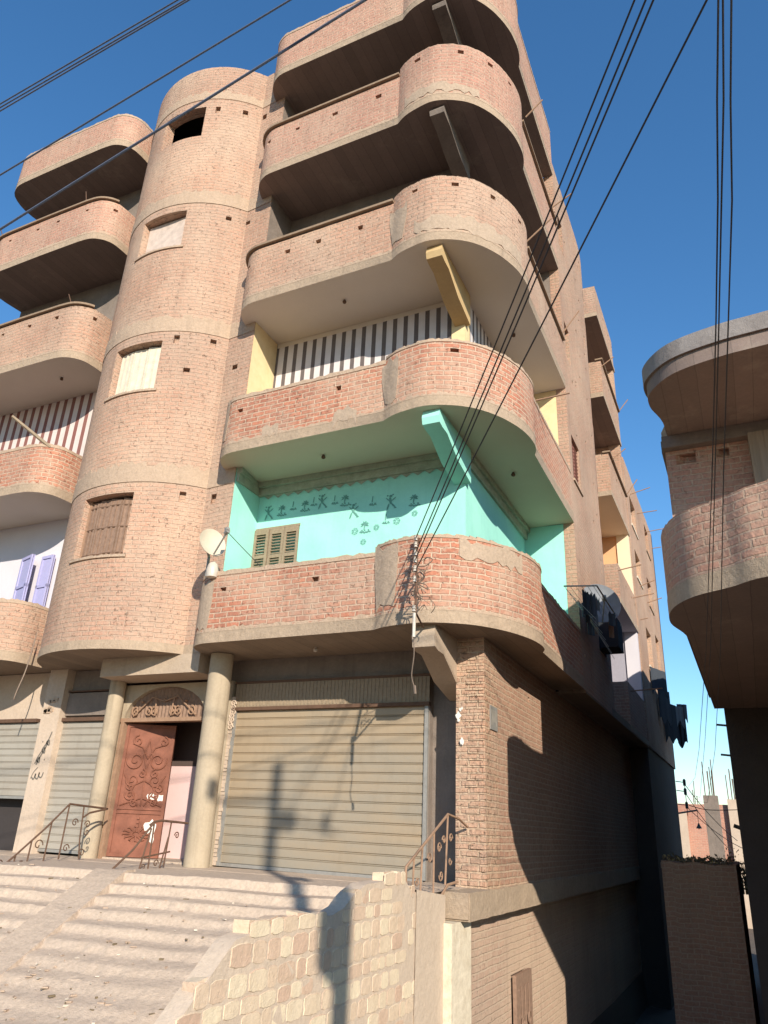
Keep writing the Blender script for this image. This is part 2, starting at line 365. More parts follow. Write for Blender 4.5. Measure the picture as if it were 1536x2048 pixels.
def single(name, mb, mats, label, cat, group=None, smooth=True):
    # one-mesh thing; its origin goes to the base of the mesh
    o = obj(name, mb, mats, None, smooth); me = o.data
    xs = [v.co for v in me.vertices]; c = Vector((sum(v.x for v in xs)/len(xs), sum(v.y for v in xs)/len(xs), min(v.z for v in xs)))
    me.transform(Matrix.Translation(-c)); o.location = c
    return tag(o, label, cat, group)
def struct(name, mb, mats, kind='structure', smooth=True):
    return tag(obj(name, mb, mats, None, smooth), kind=kind)
def smoothpath(pts, n=5):
    out = []
    for i in range(len(pts)-1):
        p0 = pts[max(i-1, 0)]; p1 = pts[i]; p2 = pts[i+1]; p3 = pts[min(i+2, len(pts)-1)]
        for k in range(n):
            t = k/n
            out.append(tuple(.5*((2*p1[j])+(-p0[j]+p2[j])*t+(2*p0[j]-5*p1[j]+4*p2[j]-p3[j])*t*t+(-p0[j]+3*p1[j]-3*p2[j]+p3[j])*t**3) for j in range(len(p1))))
    out.append(tuple(pts[-1])); return out
def offset(path, d):
    n = len(path); out = []
    for i in range(n):
        a = Vector(path[max(i-1, 0)]); b = Vector(path[min(i+1, n-1)]); t = (b-a).normalized()
        out.append((path[i][0]-t.y*d, path[i][1]+t.x*d))   # positive = inwards (left)
    return out
def plen(path):
    return sum(math.hypot(b[0]-a[0], b[1]-a[1]) for a, b in zip(path, path[1:]))
def scroll(c, r0, turns, u, v, a0=0, n=26, sgn=1):
    """flat spiral in the plane spanned by u, v"""
    c = Vector(c); u = Vector(u); v = Vector(v)
    return [c+(u*math.cos(a0+sgn*2*PI*turns*k/n)+v*math.sin(a0+sgn*2*PI*turns*k/n))*(r0*(1-.85*k/n)) for k in range(n+1)]

ZS = [2.39, 5.50, 8.47, 11.53, 14.31]
PLAT = -0.58

# ------------------------------------------------------------------ ground
def gz(x, y):
    # road level by the camera, falling away into the alley
    t = min(1, max(0, (y-3.0)/6.0)) if x > -3.1 else 0
    t = t*t*(3-2*t)
    return -1.6-2.0*t+.03*math.sin(x*1.7+y*.9)+.02*math.sin(x*4.1-y*3.3)
def ground():
    mb = MB(); xs = [-2500, -300, -60, -20]+[-14+.5*i for i in range(21)]+[-3.6, -3.35, -3.25, -3.05, -2.8]+[-2.5+.5*i for i in range(16)]+[8, 20, 60, 300, 2500]
    ys = [-600, -60, -20, -8]+[-4+.5*i for i in range(33)]+[14, 18, 24, 32, 45, 60, 120, 400, 3000]
    for i in range(len(xs)-1):
        for j in range(len(ys)-1):
            q = [(xs[i], ys[j]), (xs[i+1], ys[j]), (xs[i+1], ys[j+1]), (xs[i], ys[j+1])]
            mb.face([(x, y, gz(x, y)-.02) for x, y in q])
    struct('ground', mb, 'street')
ground()

# steps in front of the building: one worn, dust-covered flight as a height field
rot = math.radians(9)
dd = Vector((math.sin(rot), -math.cos(rot)))
EDGE = Vector((-6.2, 7.75))
ww = Vector((math.cos(rot), math.sin(rot)))
TR_, RI_, NS = .285, .105, 9
def riser(i): return RI_*(.88, .82, .76, .7, .64, .58, .5, .42, .3)[i]
def stepprof(s):
    """height below the platform at distance s in front of its edge; dust fills the lower treads"""
    if s <= 0: return 0
    z = 0
    for i in range(NS):
        s0 = i*TR_
        if s <= s0: return z
        wd = .06+.012*i                       # worn nosings get rounder and dustier further down
        if s < s0+TR_:
            t = min(1, (s-s0)/wd); t = t*t*(3-2*t)
            return z-riser(i)*t-(RI_-riser(i))*(s-s0)/TR_
        z -= RI_
    return z-.02*(s-NS*TR_)
def stepz(x, y):
    return PLAT+stepprof((Vector((x, y))-EDGE).dot(dd))
def steps():
    mb = MB(); x0, x1 = -10.9, -3.22; rnd = random.Random(3)
    S_ = [-.35, -.1]
    for i in range(NS): S_ += [i*TR_+(.06+.012*i)*f for f in (0, .2, .4, .6, .8, 1)]+[i*TR_+.25]
    S_ += [NS*TR_+.2*k for k in range(9)]
    nw = 150; rows = []
    ph = [rnd.uniform(0, 6) for _ in range(NS)]
    for r_i, s in enumerate(S_):
        row = []; st = int((s+.013)/TR_) if s > -.05 else -1
        wmin = -4.85; wmax = (x1-EDGE.x-dd.x*s)/ww.x
        for k in range(nw+1):
            w = wmin+(wmax-wmin)*k/nw
            wob = 0
            if 0 <= st < NS: wob = .010*math.sin(w*1.9+ph[st])+.006*math.sin(w*5.3+ph[st]*2)+(.012*math.sin(w*31+ph[st]) if math.sin(w*2.7+ph[st]*3) > .75 else 0)
            p = EDGE+ww*w+dd*(s+wob)
            z = PLAT+stepprof(s)+rnd.uniform(-.0035, .0035)+.006*math.sin(w*3.1+s*2)
            if st >= 0: z += .012*max(0, math.sin(w*1.3+ph[min(st, NS-1)]*2+s*3))*min(1, st/4)
            row.append((p.x, p.y, z))
        rows.append(row)
    for a, b in zip(rows, rows[1:]):
        for k in range(nw): mb.face([b[k], b[k+1], a[k+1], a[k]])
    # blend with the platform behind
    for k in range(nw): 
        a, b = rows[0][k], rows[0][k+1]; mb.face([a, b, (b[0], max(b[1], 8.99), PLAT), (a[0], max(a[1], 8.99), PLAT)])
    struct('front_steps', mb, 'step')
    # platform in front of the doors and shutters
    mb = MB(); mb.box(-14.8, x1, 8.98, 10.6, -1.7, PLAT+.004); mb.box(-14.8, x0-.1, 7.3, 8.98, -1.7, PLAT); struct('platform', mb, 'step')
    # smooth ramp laid over the steps
    mb = MB(); a = Vector((-7.15, 7.85)); b = Vector((-6.3, 4.8)); d = (b-a).normalized(); s = Vector((-d.y, d.x))*.20; n = 14; prev = None
    for k in range(n+1):
        p = a.lerp(b, k/n); z = PLAT+.02-max(0, (p-EDGE).dot(dd))*.37
        cur = [(p.x-s.x*1.15, p.y-s.y*1.15, z-.09), (p.x-s.x, p.y-s.y, z), (p.x, p.y, z-.012), (p.x+s.x, p.y+s.y, z), (p.x+s.x*1.15, p.y+s.y*1.15, z-.09)]
        if prev:
            for q in range(4): mb.face([prev[q], cur[q], cur[q+1], prev[q+1]])
        prev = cur
    struct('ramp', mb, 'step')
steps()

# ------------------------------------------------------------------ main building
B = thing('apartment_building', 'tall unplastered brick apartment building with round stair tower and curved corner balconies', 'building', (-7.0, 10.0, PLAT))

def front_path():
    L = [(-7.40, 9.92), (-7.45, 9.3), (-7.40, 9.0), (-7.27, 8.78), (-7.05, 8.66), (-6.8, 8.64)]
    L = smoothpath(L, 3)[:-1]+[(-6.8, 8.64), (-5.5, 8.62), (-4.24, 8.60)]
    bulge = smoothpath([(-4.24, 8.60), (-4.05, 8.50), (-3.8, 8.44), (-3.5, 8.42), (-3.18, 8.53), (-2.88, 8.74), (-2.62, 9.10), (-2.44, 9.55), (-2.38, 9.95), (-2.40, 10.22), (-2.465, 10.40)], 4)
    return L+bulge[1:]+[(-2.47, 11.9), (-2.47, 13.34)]
RP = front_path()
iB = min(range(len(RP)), key=lambda i: abs(RP[i][0]+4.24)+abs(RP[i][1]-8.6))
S_B = plen(RP[:iB+1]); iE = min(range(len(RP)), key=lambda i: abs(RP[i][0]+2.465)+abs(RP[i][1]-10.4)); S_E = plen(RP[:iE+1]); S_T = plen(RP)
LP = smoothpath([(-15.1, 9.9), (-15.15, 9.3), (-15.0, 8.85), (-14.7, 8.66), (-14.4, 8.62)], 3)[:-1]+[(-14.4, 8.62), (-13, 8.6), (-11.85, 8.6)]+smoothpath([(-11.85, 8.6), (-11.5, 8.64), (-11.25, 8.82), (-11.16, 9.1), (-11.16, 9.75)], 4)[1:]

def putholes(spans, z, rnd, n, w=.11, h=.075):
    out = []
    for k in range(n):
        s = spans[0]+(spans[1]-spans[0])*(k+.5+rnd.uniform(-.15, .15))/n
        out.append((s, s+w*rnd.uniform(.8, 1.2), z+rnd.uniform(-.02, .02), z+h, .09))
    return out
def balcony(path, lv, tops, mat, soffit, back, caps=(), holes=(), bandz=.16, label=None, jit=.012):
    """part: parapet; sub-parts: slab, cap planks"""
    z = ZS[lv]; rnd = random.Random(lv*7+len(path))
    mb = MB()
    for k, (i0, i1, top) in enumerate(tops):
        seg = path[i0:i1+1]; s0 = plen(path[:i0+1]); s1 = plen(path[:i1+1])
        hs = [(h[0]-s0, h[1]-s0, h[2], h[3], h[4]) for h in holes if h[0] > s0+.03 and h[1] < s1-.03]
        mb.wall(seg, z+bandz, top, .13, hs, jit=jit, step=.17, seed=lv*10+k, uo=s0)
    par = obj('balcony', mb, mat, B, label=label)
    # slab with its rough poured edge, 4 mm proud
    mb = MB(); poly = offset(path, -.004)+back
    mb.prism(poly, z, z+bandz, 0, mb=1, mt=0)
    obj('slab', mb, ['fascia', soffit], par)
    mb = MB(); mb.wall(offset(path, -.007), z+bandz, z+bandz+.05, .006, jit=.04, step=.07, seed=lv+200, bottom=False)
    obj('mortar_smear', mb, 'band', par)
    if not caps:
        mb = MB()
        for k, (i0, i1, top) in enumerate(tops): mb.wall(offset(path[i0:i1+1], -.009), top-.055+.02*(k == 1), top+.012, .15, jit=.02, step=.10, seed=lv+300+k, bottom=True)
        obj('mortar_cap', mb, 'band', par)
    for (i0, i1, zc) in caps:
        seg = path[i0:i1+1]; out = offset(seg, -.055); inn = offset(seg, .16)
        mb = MB(); mb.prism(out+inn[::-1], zc, zc+.045); obj('cap_plank', mb, 'plank', par)
    return par
def subpath(path, a, b, st=.08):
    out = []; q = a
    while q < b+st:
        qq = min(q, b); ss = 0
        for u, v in zip(path, path[1:]):
            d = math.hypot(v[0]-u[0], v[1]-u[1])
            if ss+d >= qq: f = (qq-ss)/d; out.append((u[0]+(v[0]-u[0])*f, u[1]+(v[1]-u[1])*f)); break
            ss += d
        q += st
    return out
def patch(par, path, a, b, z0, z1, seed):
    r = random.Random(seed); mb = MB(); pts = offset(subpath(path, a, b), -.010); n_ = len(pts)
    lo = [z0+r.uniform(-.05, .05) for _ in pts]; hi = [z1+r.uniform(-.08, .05) for _ in pts]
    lo[0] = lo[-1] = hi[0]-.25; inn = offset(pts, .008)
    for i in range(n_-1):
        a_, b_, c_, d_ = (*pts[i], lo[i]), (*pts[i+1], lo[i+1]), (*pts[i+1], hi[i+1]), (*pts[i], hi[i])
        mb.face([a_, b_, c_, d_]); mb.face([d_, c_, (*inn[i+1], hi[i+1]), (*inn[i], hi[i])]); mb.face([(*inn[i], lo[i]), (*inn[i+1], lo[i+1]), b_, a_])
    obj('plaster_patch', mb, 'plaster_patch', par)
backR = [(-3.0, 13.34), (-3.0, 13.5), (-7.3, 13.5), (-7.3, 9.92)]
n = len(RP)-1
rnd = random.Random(11)
specR = [  # tops: (i0, i1, top), brick, soffit
    (0, [(0, iB, 3.46), (iB, iE, 3.55), (iE, n, 3.42)], 'brick_red', 'soffit_brown', ()),
    (1, [(0, iB, 6.54), (iB, iE, 6.60), (iE, n, 6.58)], 'brick_red', 'soffit_green', ()),
    (2, [(0, iB, 9.68), (iB, iE, 9.80), (iE, n, 9.62)], 'brick_tan', 'soffit_white', ((3, iB, 9.70), (iE, n, 9.62))),
    (3, [(0, iB, 12.74), (iB, iE, 12.95), (iE, n, 12.76)], 'brick_pink', 'soffit_raw', ((3, iB, 12.76), (iE, n, 12.76))),
    (4, [(0, iB, 15.55), (iB, iE, 15.72), (iE, n, 15.72)], 'brick_pink', 'soffit_raw', ()),
]
RB = []
for lv, tops, mt, sf, caps in specR:
    hz = tops[0][2]-.32
    hs = [] if lv == 4 else putholes((.9, S_B-.2), hz, rnd, 2 if lv < 2 else 4)+([] if lv < 1 else putholes((S_B+.1, S_E-.5), tops[1][2]-.22, rnd, 4 if lv > 1 else 1))
    RB.append(balcony(RP, lv, tops, mt, sf, backR, caps, hs))
for lv, a, b, z0, z1 in ((0, .95, 1.55, 2.62, 3.36), (0, S_B-.02, S_B+.42, 2.66, 3.5), (0, S_B+1.25, S_B+2.3, 3.26, 3.52), (1, .9, 1.35, 5.75, 6.5), (1, S_B-.05, S_B+.3, 5.75, 6.5), (2, S_B-.05, S_B+.35, 8.75, 9.45), (2, S_B+.5, S_B+2.6, 8.66, 8.95), (3, S_B+.2, S_B+1.6, 11.75, 11.95), (1, 2.1, 2.4, 5.68, 5.84), (1, 3.4, 3.8, 5.68, 5.86)):
    patch(RB[lv], RP, a, b, z0, z1, int(a*100)+lv)
nL = len(LP)-1; backL = [(-11.2, 10.0), (-15.1, 10.0)]
specL = [(0, 3.44, 'brick_tan', 'soffit_brown', ()), (1, 6.50, 'brick_red', 'soffit_white', ()), (2, 9.74, 'brick_tan', 'soffit_white', ((3, nL-7, 9.76),)),
         (3, 12.62, 'brick_pink', 'soffit_raw', ((3, nL-7, 12.64),)), (4, 15.3, 'brick_pink', 'soffit_raw', ())]
for lv, top, mt, sf, caps in specL:
    hs = putholes((1.5, plen(LP)-.5), top-.25, rnd, 5) if lv in (2, 3) else []
    balcony(LP, lv, [(0, nL, top)], mt, sf, backL, caps, hs)

# diagonal fin brackets under the corner of each right balcony
for lv in range(5):
    z = ZS[lv]; mb = MB(); x0, x1 = -3.60, -3.34
    if lv == 0: x0, x1 = -3.66, -3.36
    dz = [.42, .34, .36, .26, .26][lv]; dt = dz*.72
    prof = [(9.9, z-.001), (8.56, z-.001), (8.52, z-dt*.5), (8.55, z-dt*.9), (8.66, z-dt), (8.85, z-dt*1.02), (9.3, z-dz*1.35), (9.9, z-dz*1.7)]
    mb.face([(x0, y, q) for y, q in prof]); mb.face([(x1, y, q) for y, q in prof][::-1])
    for (a, b), (c, d) in zip(prof, prof[1:]): mb.face([(x0, a, b), (x1, a, b), (x1, c, d), (x0, c, d)])
    obj('bracket', mb, {0: 'concrete', 1: 'teal', 2: 'ochre'}.get(lv, 'concrete_and_shade'), RB[lv])

# stair tower (single wall with window openings)
TC = (-9.35, 10.45); TR = 2.0
def tang(x): return math.asin(max(-1, min(1, (x-TC[0])/TR)))
tp = [(-11.34, 10.7)]+[(TC[0]+TR*math.sin(t), TC[1]-TR*math.cos(t)) for t in [(-80+ (tang(-7.8)*180/PI+80)*k/26)*PI/180 for k in range(27)]]+[(-7.206, 9.13), (-7.206, 9.60)]
def s_at_x(x):
    s = 0
    for a, b in zip(tp[1:], tp[2:]):
        d = math.hypot(b[0]-a[0], b[1]-a[1])
        if a[0] <= x <= b[0]: return plen(tp[:2])+s+d*(x-a[0])/(b[0]-a[0])
        s += d
wx0, wx1 = s_at_x(-9.84), s_at_x(-8.78)
twin = [(3.93, 5.03), (7.05, 8.08), (10.30, 11.20), (13.25, 14.10)]
hs = [(wx0, wx1, a, b, None) for a, b in twin]
for z in (13.95, 10.98, 8.05, 4.95):
    for x in (-8.55, -8.1, -7.75): 
        if rnd.random() < .85: s = s_at_x(x+rnd.uniform(-.08, .08)); hs.append((s, s+.11, z+.06*rnd.uniform(-1, 1), z+.14, .08))
for x, z in ((-8.35, 7.4), (-7.62, 7.55)): s = s_at_x(x); hs.append((s, s+.12, z, z+.1, .08))
mb = MB(); mb.wall(tp, ZS[0]+.14, 15.32, .22, hs, jit=0, step=None)
TW = obj('stair_tower', mb, 'brick_tan', B)
mb = MB(); mb.prism(offset(tp, .21)+[(-7.3, 11.8), (-11.0, 11.8)], 15.1, 15.2); mb.box(-11.0, -7.3, 11.5, 11.8, 2.5, 15.1); obj('tower_lid', mb, 'interior', TW)  # unseen lid and back, added to keep the window openings dark
mb = MB()
pl = offset(tp, -.01)
mb.prism(pl+[(-7.2, 10.6)], ZS[0]-.002, ZS[0]+.14, 0, mb=1); obj('slab', mb, ['fascia', 'soffit_brown'], TW)
for k, z in enumerate((5.22, 8.28, 11.38, 14.32)):     # smeared mortar bands at each floor
    mb = MB(); mb.wall(offset(tp[1:-1], -.012), z, z+[.36, .34, .32, .24][k], .012, jit=.07, step=.09, seed=k+40, bottom=True); obj('mortar_band', mb, 'band', TW)
# tower windows
def xy_tower(s, dep):
    ss = 0
    for a, b in zip(tp, tp[1:]):
        d = math.hypot(b[0]-a[0], b[1]-a[1])
        if ss+d >= s:
            f = (s-ss)/d; nx, ny = -(b[1]-a[1])/d, (b[0]-a[0])/d
            return a[0]+(b[0]-a[0])*f+nx*dep, a[1]+(b[1]-a[1])*f+ny*dep
        ss += d
def tower_window(k):
    z0, z1 = twin[k]; m = ['wood_brown', 'wood_white', 'wood_pale', None][k]
    mb = MB()
    if m:
        nl = [4, 3, 1][k]; w = (wx1-wx0-.02)/nl
        for i in range(nl):
            a = xy_tower(wx0+.01+w*i+.012, .13); b = xy_tower(wx0+.01+w*(i+1)-.012, .13+(.03 if i % 2 else 0))
            tilt = [.05, .03, .04][k]
            A = [(a[0], a[1], z0+.01), (b[0], b[1], z0+.01), (b[0], b[1], z1-.02-tilt*rnd.random()), (a[0], a[1], z1-.03)]
            nrm = Vector((0, .025, 0)); Bk = [tuple(Vector(p)+nrm) for p in A]
            mb.face(A); mb.face(Bk[::-1])
            for q in range(4): mb.face([A[q], Bk[q], Bk[(q+1) % 4], A[(q+1) % 4]][::-1])
            if k < 2:   # raised battens
                for u in (.08, .5, .92):
                    p = Vector(a).lerp(Vector(b), u); mb.box(p.x-.018, p.x+.018, p.y-.018, p.y+.002, z0+.03, z1-.08)
                for u in ((.08, .5, .86) if k == 0 else ()):
                    zc = z0+(z1-z0)*u; p, q = Vector(a), Vector(b); mb.tube([(p.x, p.y-.012, zc), (q.x, q.y-.012, zc)], .016, 4)
        obj('window_shutter', mb, m, TW)
        if k == 0:
            mb = MB(); a = xy_tower(wx0+.02, .10); b = xy_tower(wx0+.02, .2); mb.obox(((a[0]+b[0])/2, (a[1]+b[1])/2, (z0+z1)/2), (.02, 0, 0), (0, .05, 0), (0, 0, (z1-z0)/2-.01)); obj('window_frame', mb, 'rust_light', TW)
    mb = MB(); a = xy_tower(wx0-.1, .6); b = xy_tower(wx1+.1, .6)
    mb.box(a[0], b[0], max(a[1], b[1]), max(a[1], b[1])+.02, z0-.2, z1+.2); obj('dark_window_backing', mb, 'interior', TW)  # thin near-black sheet in place of the unlit room
    if k < 3:
        mb = MB()
        q = [xy_tower(wx0-.06+(wx1-wx0+.12)*i/6, -.03) for i in range(7)]; mb.wall(q, z0-.05, z0-.004, .1, jit=.01, step=.1, bottom=True); obj('window_sill', mb, 'band', TW)
for k in range(4): tower_window(k)

# recess walls behind the right balconies
RW = {0: 'teal', 2: 'concrete_and_shade', 3: 'concrete_and_shade'}  # upper raw brick recesses get a dark tone as painted shade
for lv in range(4):
    z0, z1 = ZS[lv]+.16, ZS[lv+1]
    if lv == 1:
        mb = MB(); mb.wall([(-7.2, 9.14), (-7.2, 9.88)], z0, z1, .004, top=False); obj('wall', mb, 'yellow', B, label='yellow patterned end wall of the striped balcony')
        mb = MB(); mb.wall([(-7.2, 9.88), (-3.66, 9.88)], z0, z1, .15, top=False, uo=.03); obj('wall', mb, 'stripe_black', B, label='balcony wall painted in black and white upright stripes')
        mb = MB(); mb.wall([(-3.66, 9.86), (-3.42, 9.86), (-3.42, 10.1)], z0, z1, .15, top=False); obj('corner_pier', mb, 'yellow', B)
        mb = MB(); mb.wall([(-3.42, 10.1), (-3.42, 13.35)], z0, z1, .15, top=False, uo=.05); obj('wall', mb, 'stripe_black', B)
        mb = MB(); mb.wall([(-3.42, 13.35), (-2.49, 13.35)], z0, z1, .15, top=False); obj('wall', mb, 'yellow', B)
        mb = MB(); mb.wall([(-7.19, 9.875), (-3.66, 9.875)], z1-.10, z1-.002, .012, bottom=True); obj('cornice', mb, 'soffit_white', B)
    else:
        hs = []
        if lv == 0:
            s0 = .75; hs = [(s0+.0, s0+.86, 3.6, 4.66, .10), (s0+3.78+1.35, s0+3.78+2.0, 3.3, 4.5, .1)]
        mb = MB(); mb.wall([(-7.2, 9.14), (-7.2, 9.88)], z0, z1, .004, top=False); hs = [(h[0]-.74, h[1]-.74)+h[2:] for h in hs]; mb.wall([(-7.2, 9.88), (-3.42, 9.88), (-3.42, 13.35), (-2.49, 13.35)], z0, z1, .15, hs, top=False)
        obj('wall', mb, RW[lv], B, label='bright turquoise painted balcony wall' if lv == 0 else None)
        if lv == 0:
            mb = MB(); pth = [(-7.192, 9.16), (-7.192, 9.872), (-3.412, 9.872), (-3.412, 13.34)]
            mb.wall(offset(pth, -.10), z1-.10, z1-.002, .1, bottom=True); mb.wall(offset(pth, -.045), z1-.24, z1-.10, .045, jit=0, step=.1, bottom=True, seed=5)
            c = obj('cornice', mb, 'cornice', B)
            mb = MB()    # scalloped leaf drops along the cornice foot
            x = -7.1
            while x < -3.7:
                mb.face([(x, 9.862, z1-.24), (x+.09, 9.862, z1-.31), (x+.2, 9.862, z1-.24)][::1]); x += .2
            obj('scallops', mb, 'cornice', c, smooth=False)
# room behind: big dark core so nothing shows through
mb = MB(); mb.box(-15.05, -3.6, 10.8, 17.9, PLAT, 14.3); mb.box(-15.05, -4.46, 17.91, 22.2, PLAT, 14.3); obj('core', mb, 'interior', B)
mb = MB(); mb.box(-15.1, -3.44, 10.35, 22.2, 14.47, 14.6); obj('roof', mb, 'concrete', B)

# teal wall: louvred window with three panels, stencils
def louvre(mb, x0, x1, z0, z1, y, sl=.05):
    fw = .045; zc = (z0+z1)/2+.02
    for a, b, c, d in ((x0, x0+fw, z0, z1), (x1-fw, x1, z0, z1), (x0+fw, x1-fw, z0, z0+fw), (x0+fw, x1-fw, z1-.09, z1), (x0+fw, x1-fw, zc-.03, zc+.03)): mb.box(a, b, y, y+.035, c, d)
    for za, zb in ((z0+fw, zc-.03), (zc+.03, z1-.09)):
        k = int((zb-za)/sl)
        for i in range(k):
            z = za+(i+.5)*(zb-za)/k; mb.obox(((x0+x1)/2, y+.022, z), ((x1-x0)/2-fw, 0, 0), (0, .016, .013), (0, -.003, .004))
mb = MB()
for i in range(3): louvre(mb, -7.215+.288*i+.02, -7.215+.288*(i+1)+.012, 3.6, 4.62, 9.87+(.0 if i else -.03))
mb.box(-7.2, -6.32, 9.868, 9.98, 4.62, 4.66)
obj('louvred_window', mb, 'wood_old', B)
mb = MB(); mb.box(-3.405, -3.39, 11.35, 12.0, 3.5, 4.35); obj('side_window', mb, 'wood_old', B)
def stencil_dancer(mb, cx, cz, s, y):
    def blob(x, z, w, h, mi=0, n=8, a=0):
        mb.face([(cx+s*(x+w*math.cos(2*PI*k/n)*math.cos(a)-h*math.sin(2*PI*k/n)*math.sin(a)), y-.002*random.random(), cz+s*(z+w*math.cos(2*PI*k/n)*math.sin(a)+h*math.sin(2*PI*k/n)*math.cos(a))) for k in range(n)], None, mi)
    blob(0, .42, .11, .09); blob(-.02, .1, .10, .26, 0, 8, .2); blob(.22, .2, .04, .2, 0, 6, -.9); blob(-.2, .2, .04, .2, 0, 6, .8)
    blob(-.17, -.3, .06, .24, 0, 7, -.3); blob(.2, -.25, .06, .24, 0, 7, .75); blob(-.22, .47, .06, .06); blob(.15, .5, .06, .05); blob(.33, -.43, .1, .04)
def stencil_palm(mb, cx, cz, s, y, script=True):
    mb.face([(cx-.03*s, y, cz-.3*s), (cx+.04*s, y, cz-.3*s), (cx+.10*s, y, cz+.05*s), (cx+.02*s, y, cz+.1*s)][::1])
    for a in (20, 65, 110, 160, 200, -20):
        t = math.radians(a); L = s*.33
        mb.face([(cx+.02*s, y-.001, cz+.08*s), (cx+.04*s+L*.6*math.cos(t+.3), y-.001, cz+.08*s+L*.6*math.sin(t+.3)), (cx+.04*s+L*math.cos(t), y-.001, cz+.02*s+L*math.sin(t)*.9), (cx+.04*s+L*.5*math.cos(t-.35), y-.001, cz+.06*s+L*.5*math.sin(t-.35))])
    if script: squiggle(mb, cx-.3*s, cz-.48*s, .8*s, y)
def squiggle(mb, x, z, w, y, n=4, r=.009):
    pts = []
    for k in range(25):
        t = k/24; pts.append((x+w*t, y, z+.05*w*math.sin(t*2*PI*n)*(1-.3*t)+.03*w*math.sin(t*9)))
    ribbon(mb, pts, r)
    for q in (.2, .45, .8): ribbon(mb, [(x+w*q-.012, y, z+.16*w), (x+w*q+.012, y, z+.165*w)], r*1.1)
def ribbon(mb, pts, r, mi=0, ax=Vector((0, 1, 0))):
    """flat painted stroke lying in the plane whose normal is ax"""
    pts = [Vector(p) for p in pts]; L = []
    for i, p in enumerate(pts):
        d = pts[min(i+1, len(pts)-1)]-pts[max(i-1, 0)]
        q = d.cross(ax).normalized()*r; L.append((p-q, p+q))
    for a, b in zip(L, L[1:]): mb.face([a[0], b[0], b[1], a[1]], None, mi)
Y1 = 9.872
mb = MB()
for x, z in ((-6.98, 4.93), (-5.93, 4.99), (-5.33, 4.74), (-4.67, 4.80)): stencil_dancer(mb, x, z, .25, Y1)
for x, z in ((-6.73, 4.97), (-6.27, 4.99), (-5.51, 4.98), (-4.28, 4.80), (-5.12, 4.46)): stencil_palm(mb, x, z, .24, Y1)
for x, z in ((-6.5, 4.98), (-6.1, 5.0), (-5.7, 4.97), (-5.0, 4.85), (-4.75, 4.5)): squiggle(mb, x-.05, z-.05, .13, Y1, 3, .007); ribbon(mb, [(x, Y1, z), (x+.01, Y1, z+.1)], .008)
obj('wall_stencils', mb, 'ink', B, smooth=False)
mb = MB()
for x, z, r in ((-5.28, 4.38, .06), (-5.12, 4.18, .05), (-4.55, 4.46, .06), (-4.9, 4.4, .05), (-4.25, 4.55, .05)):
    for a in range(7):
        t = a*2*PI/7; ribbon(mb, [(x+.3*r*math.cos(t), Y1, z+.3*r*math.sin(t)), (x+r*math.cos(t), Y1, z+r*math.sin(t)), (x+r*.8*math.cos(t+.6), Y1, z+r*.8*math.sin(t+.6))], .006)
obj('wall_stencils', mb, 'ink_light', B, smooth=False)

# recess walls behind the left balconies
for lv, mt in ((0, 'white_wall'), (1, 'stripe_brown'), (2, 'concrete_and_shade'), (3, 'concrete_and_shade')):  # upper two levels get the dark tone as painted shade
    mb = MB(); mb.wall([(-15.1, 9.9), (-11.0, 9.9)], ZS[lv]+.16, ZS[lv+1], .15, top=False, uo=.1); obj('wall', mb, mt, B, label='balcony wall painted in brown and white upright stripes' if lv == 1 else None)
mb = MB()
for i, (x0, x1, yo) in enumerate(((-12.70, -12.24, -.22), (-12.20, -11.86, -.06))):
    a = Vector((x0, 9.86+yo*.3, 0)); b = Vector((x1, 9.86+yo, 0)) if i == 0 else Vector((x1, 9.80, 0))
    d = (b-a); nrm = Vector((d.y, -d.x, 0)).normalized()*.02
    for z0, z1, w in ((3.45, 4.70, 0),):
        c = (a+b)/2; mb.obox((c.x, c.y, (z0+z1)/2), d/2, nrm*.6, (0, 0, (z1-z0)/2))
        for zz in (z0+.03, (z0+z1)/2, z1-.03): mb.obox((c.x, c.y, zz), d/2, nrm*1.6, (0, 0, .03))
        for u in (.06, .94): p = a.lerp(b, u); mb.obox((p.x, p.y, (z0+z1)/2), d*.06, nrm*1.6, (0, 0, (z1-z0)/2-.06))
obj('window_shutter', mb, 'lilac_shutter', B)
mb = MB(); mb.box(-11.5, -11.18, 9.868, 9.885, 5.7, 7.35)
for k in range(18): mb.obox((-11.32, 9.86, 5.8+k*.085), (.13, 0, 0), (0, .012, .012), (0, -.003, .004))
obj('window_shutter', mb, 'red_shutter', B)

# side wall on the alley, with rounded end
curve = [(-2.47, 16.1)]+[(-2.47-.42*(1-math.cos(t)), 16.1+1.80*math.sin(t)) for t in [PI/2*k/9 for k in range(1, 10)]]
sp = [(-2.47, 13.345)]+curve
hs = []
for lv, a, b in ((2, 9.45, 10.35), (3, 12.5, 13.4)): hs.append((.28, .75, a, b, None))
hs.append((.28, 1.05, 6.55, 7.55, .12))
s0 = plen([(-2.47, 13.345), (-2.47, 16.1)])
for z in (6.75, 9.5, 12.55, 3.9): hs.append((s0+.70, s0+1.45, z, z+1.05, None))
for z in (11.4, 8.55, 13.8, 5.4): hs.append((s0+.15, s0+.25, z, z+.35, .1))
for k in range(26): 
    s = rnd.uniform(.1, s0+.3); z = rnd.uniform(2.8, 14.0); hs.append((s, s+.09, z, z+.07, .07))
mb = MB(); mb.wall(sp, ZS[0], 14.72, .2, hs, jit=.015, step=.25)
SW = obj('side_wall', mb, 'brick_side', B)
mb = MB()
for i in range(2): 
    y0 = 13.345+.28+.385*i; mb.box(-2.56, -2.53, y0+.015, y0+.37, 6.56, 7.54, skip='')
    for k in range(11): mb.obox((-2.52, y0+.19, 6.64+k*.08), (.014, 0, .012), (0, .14, 0), (.003, 0, .004))
obj('window_shutter', mb, 'red_shutter', SW)
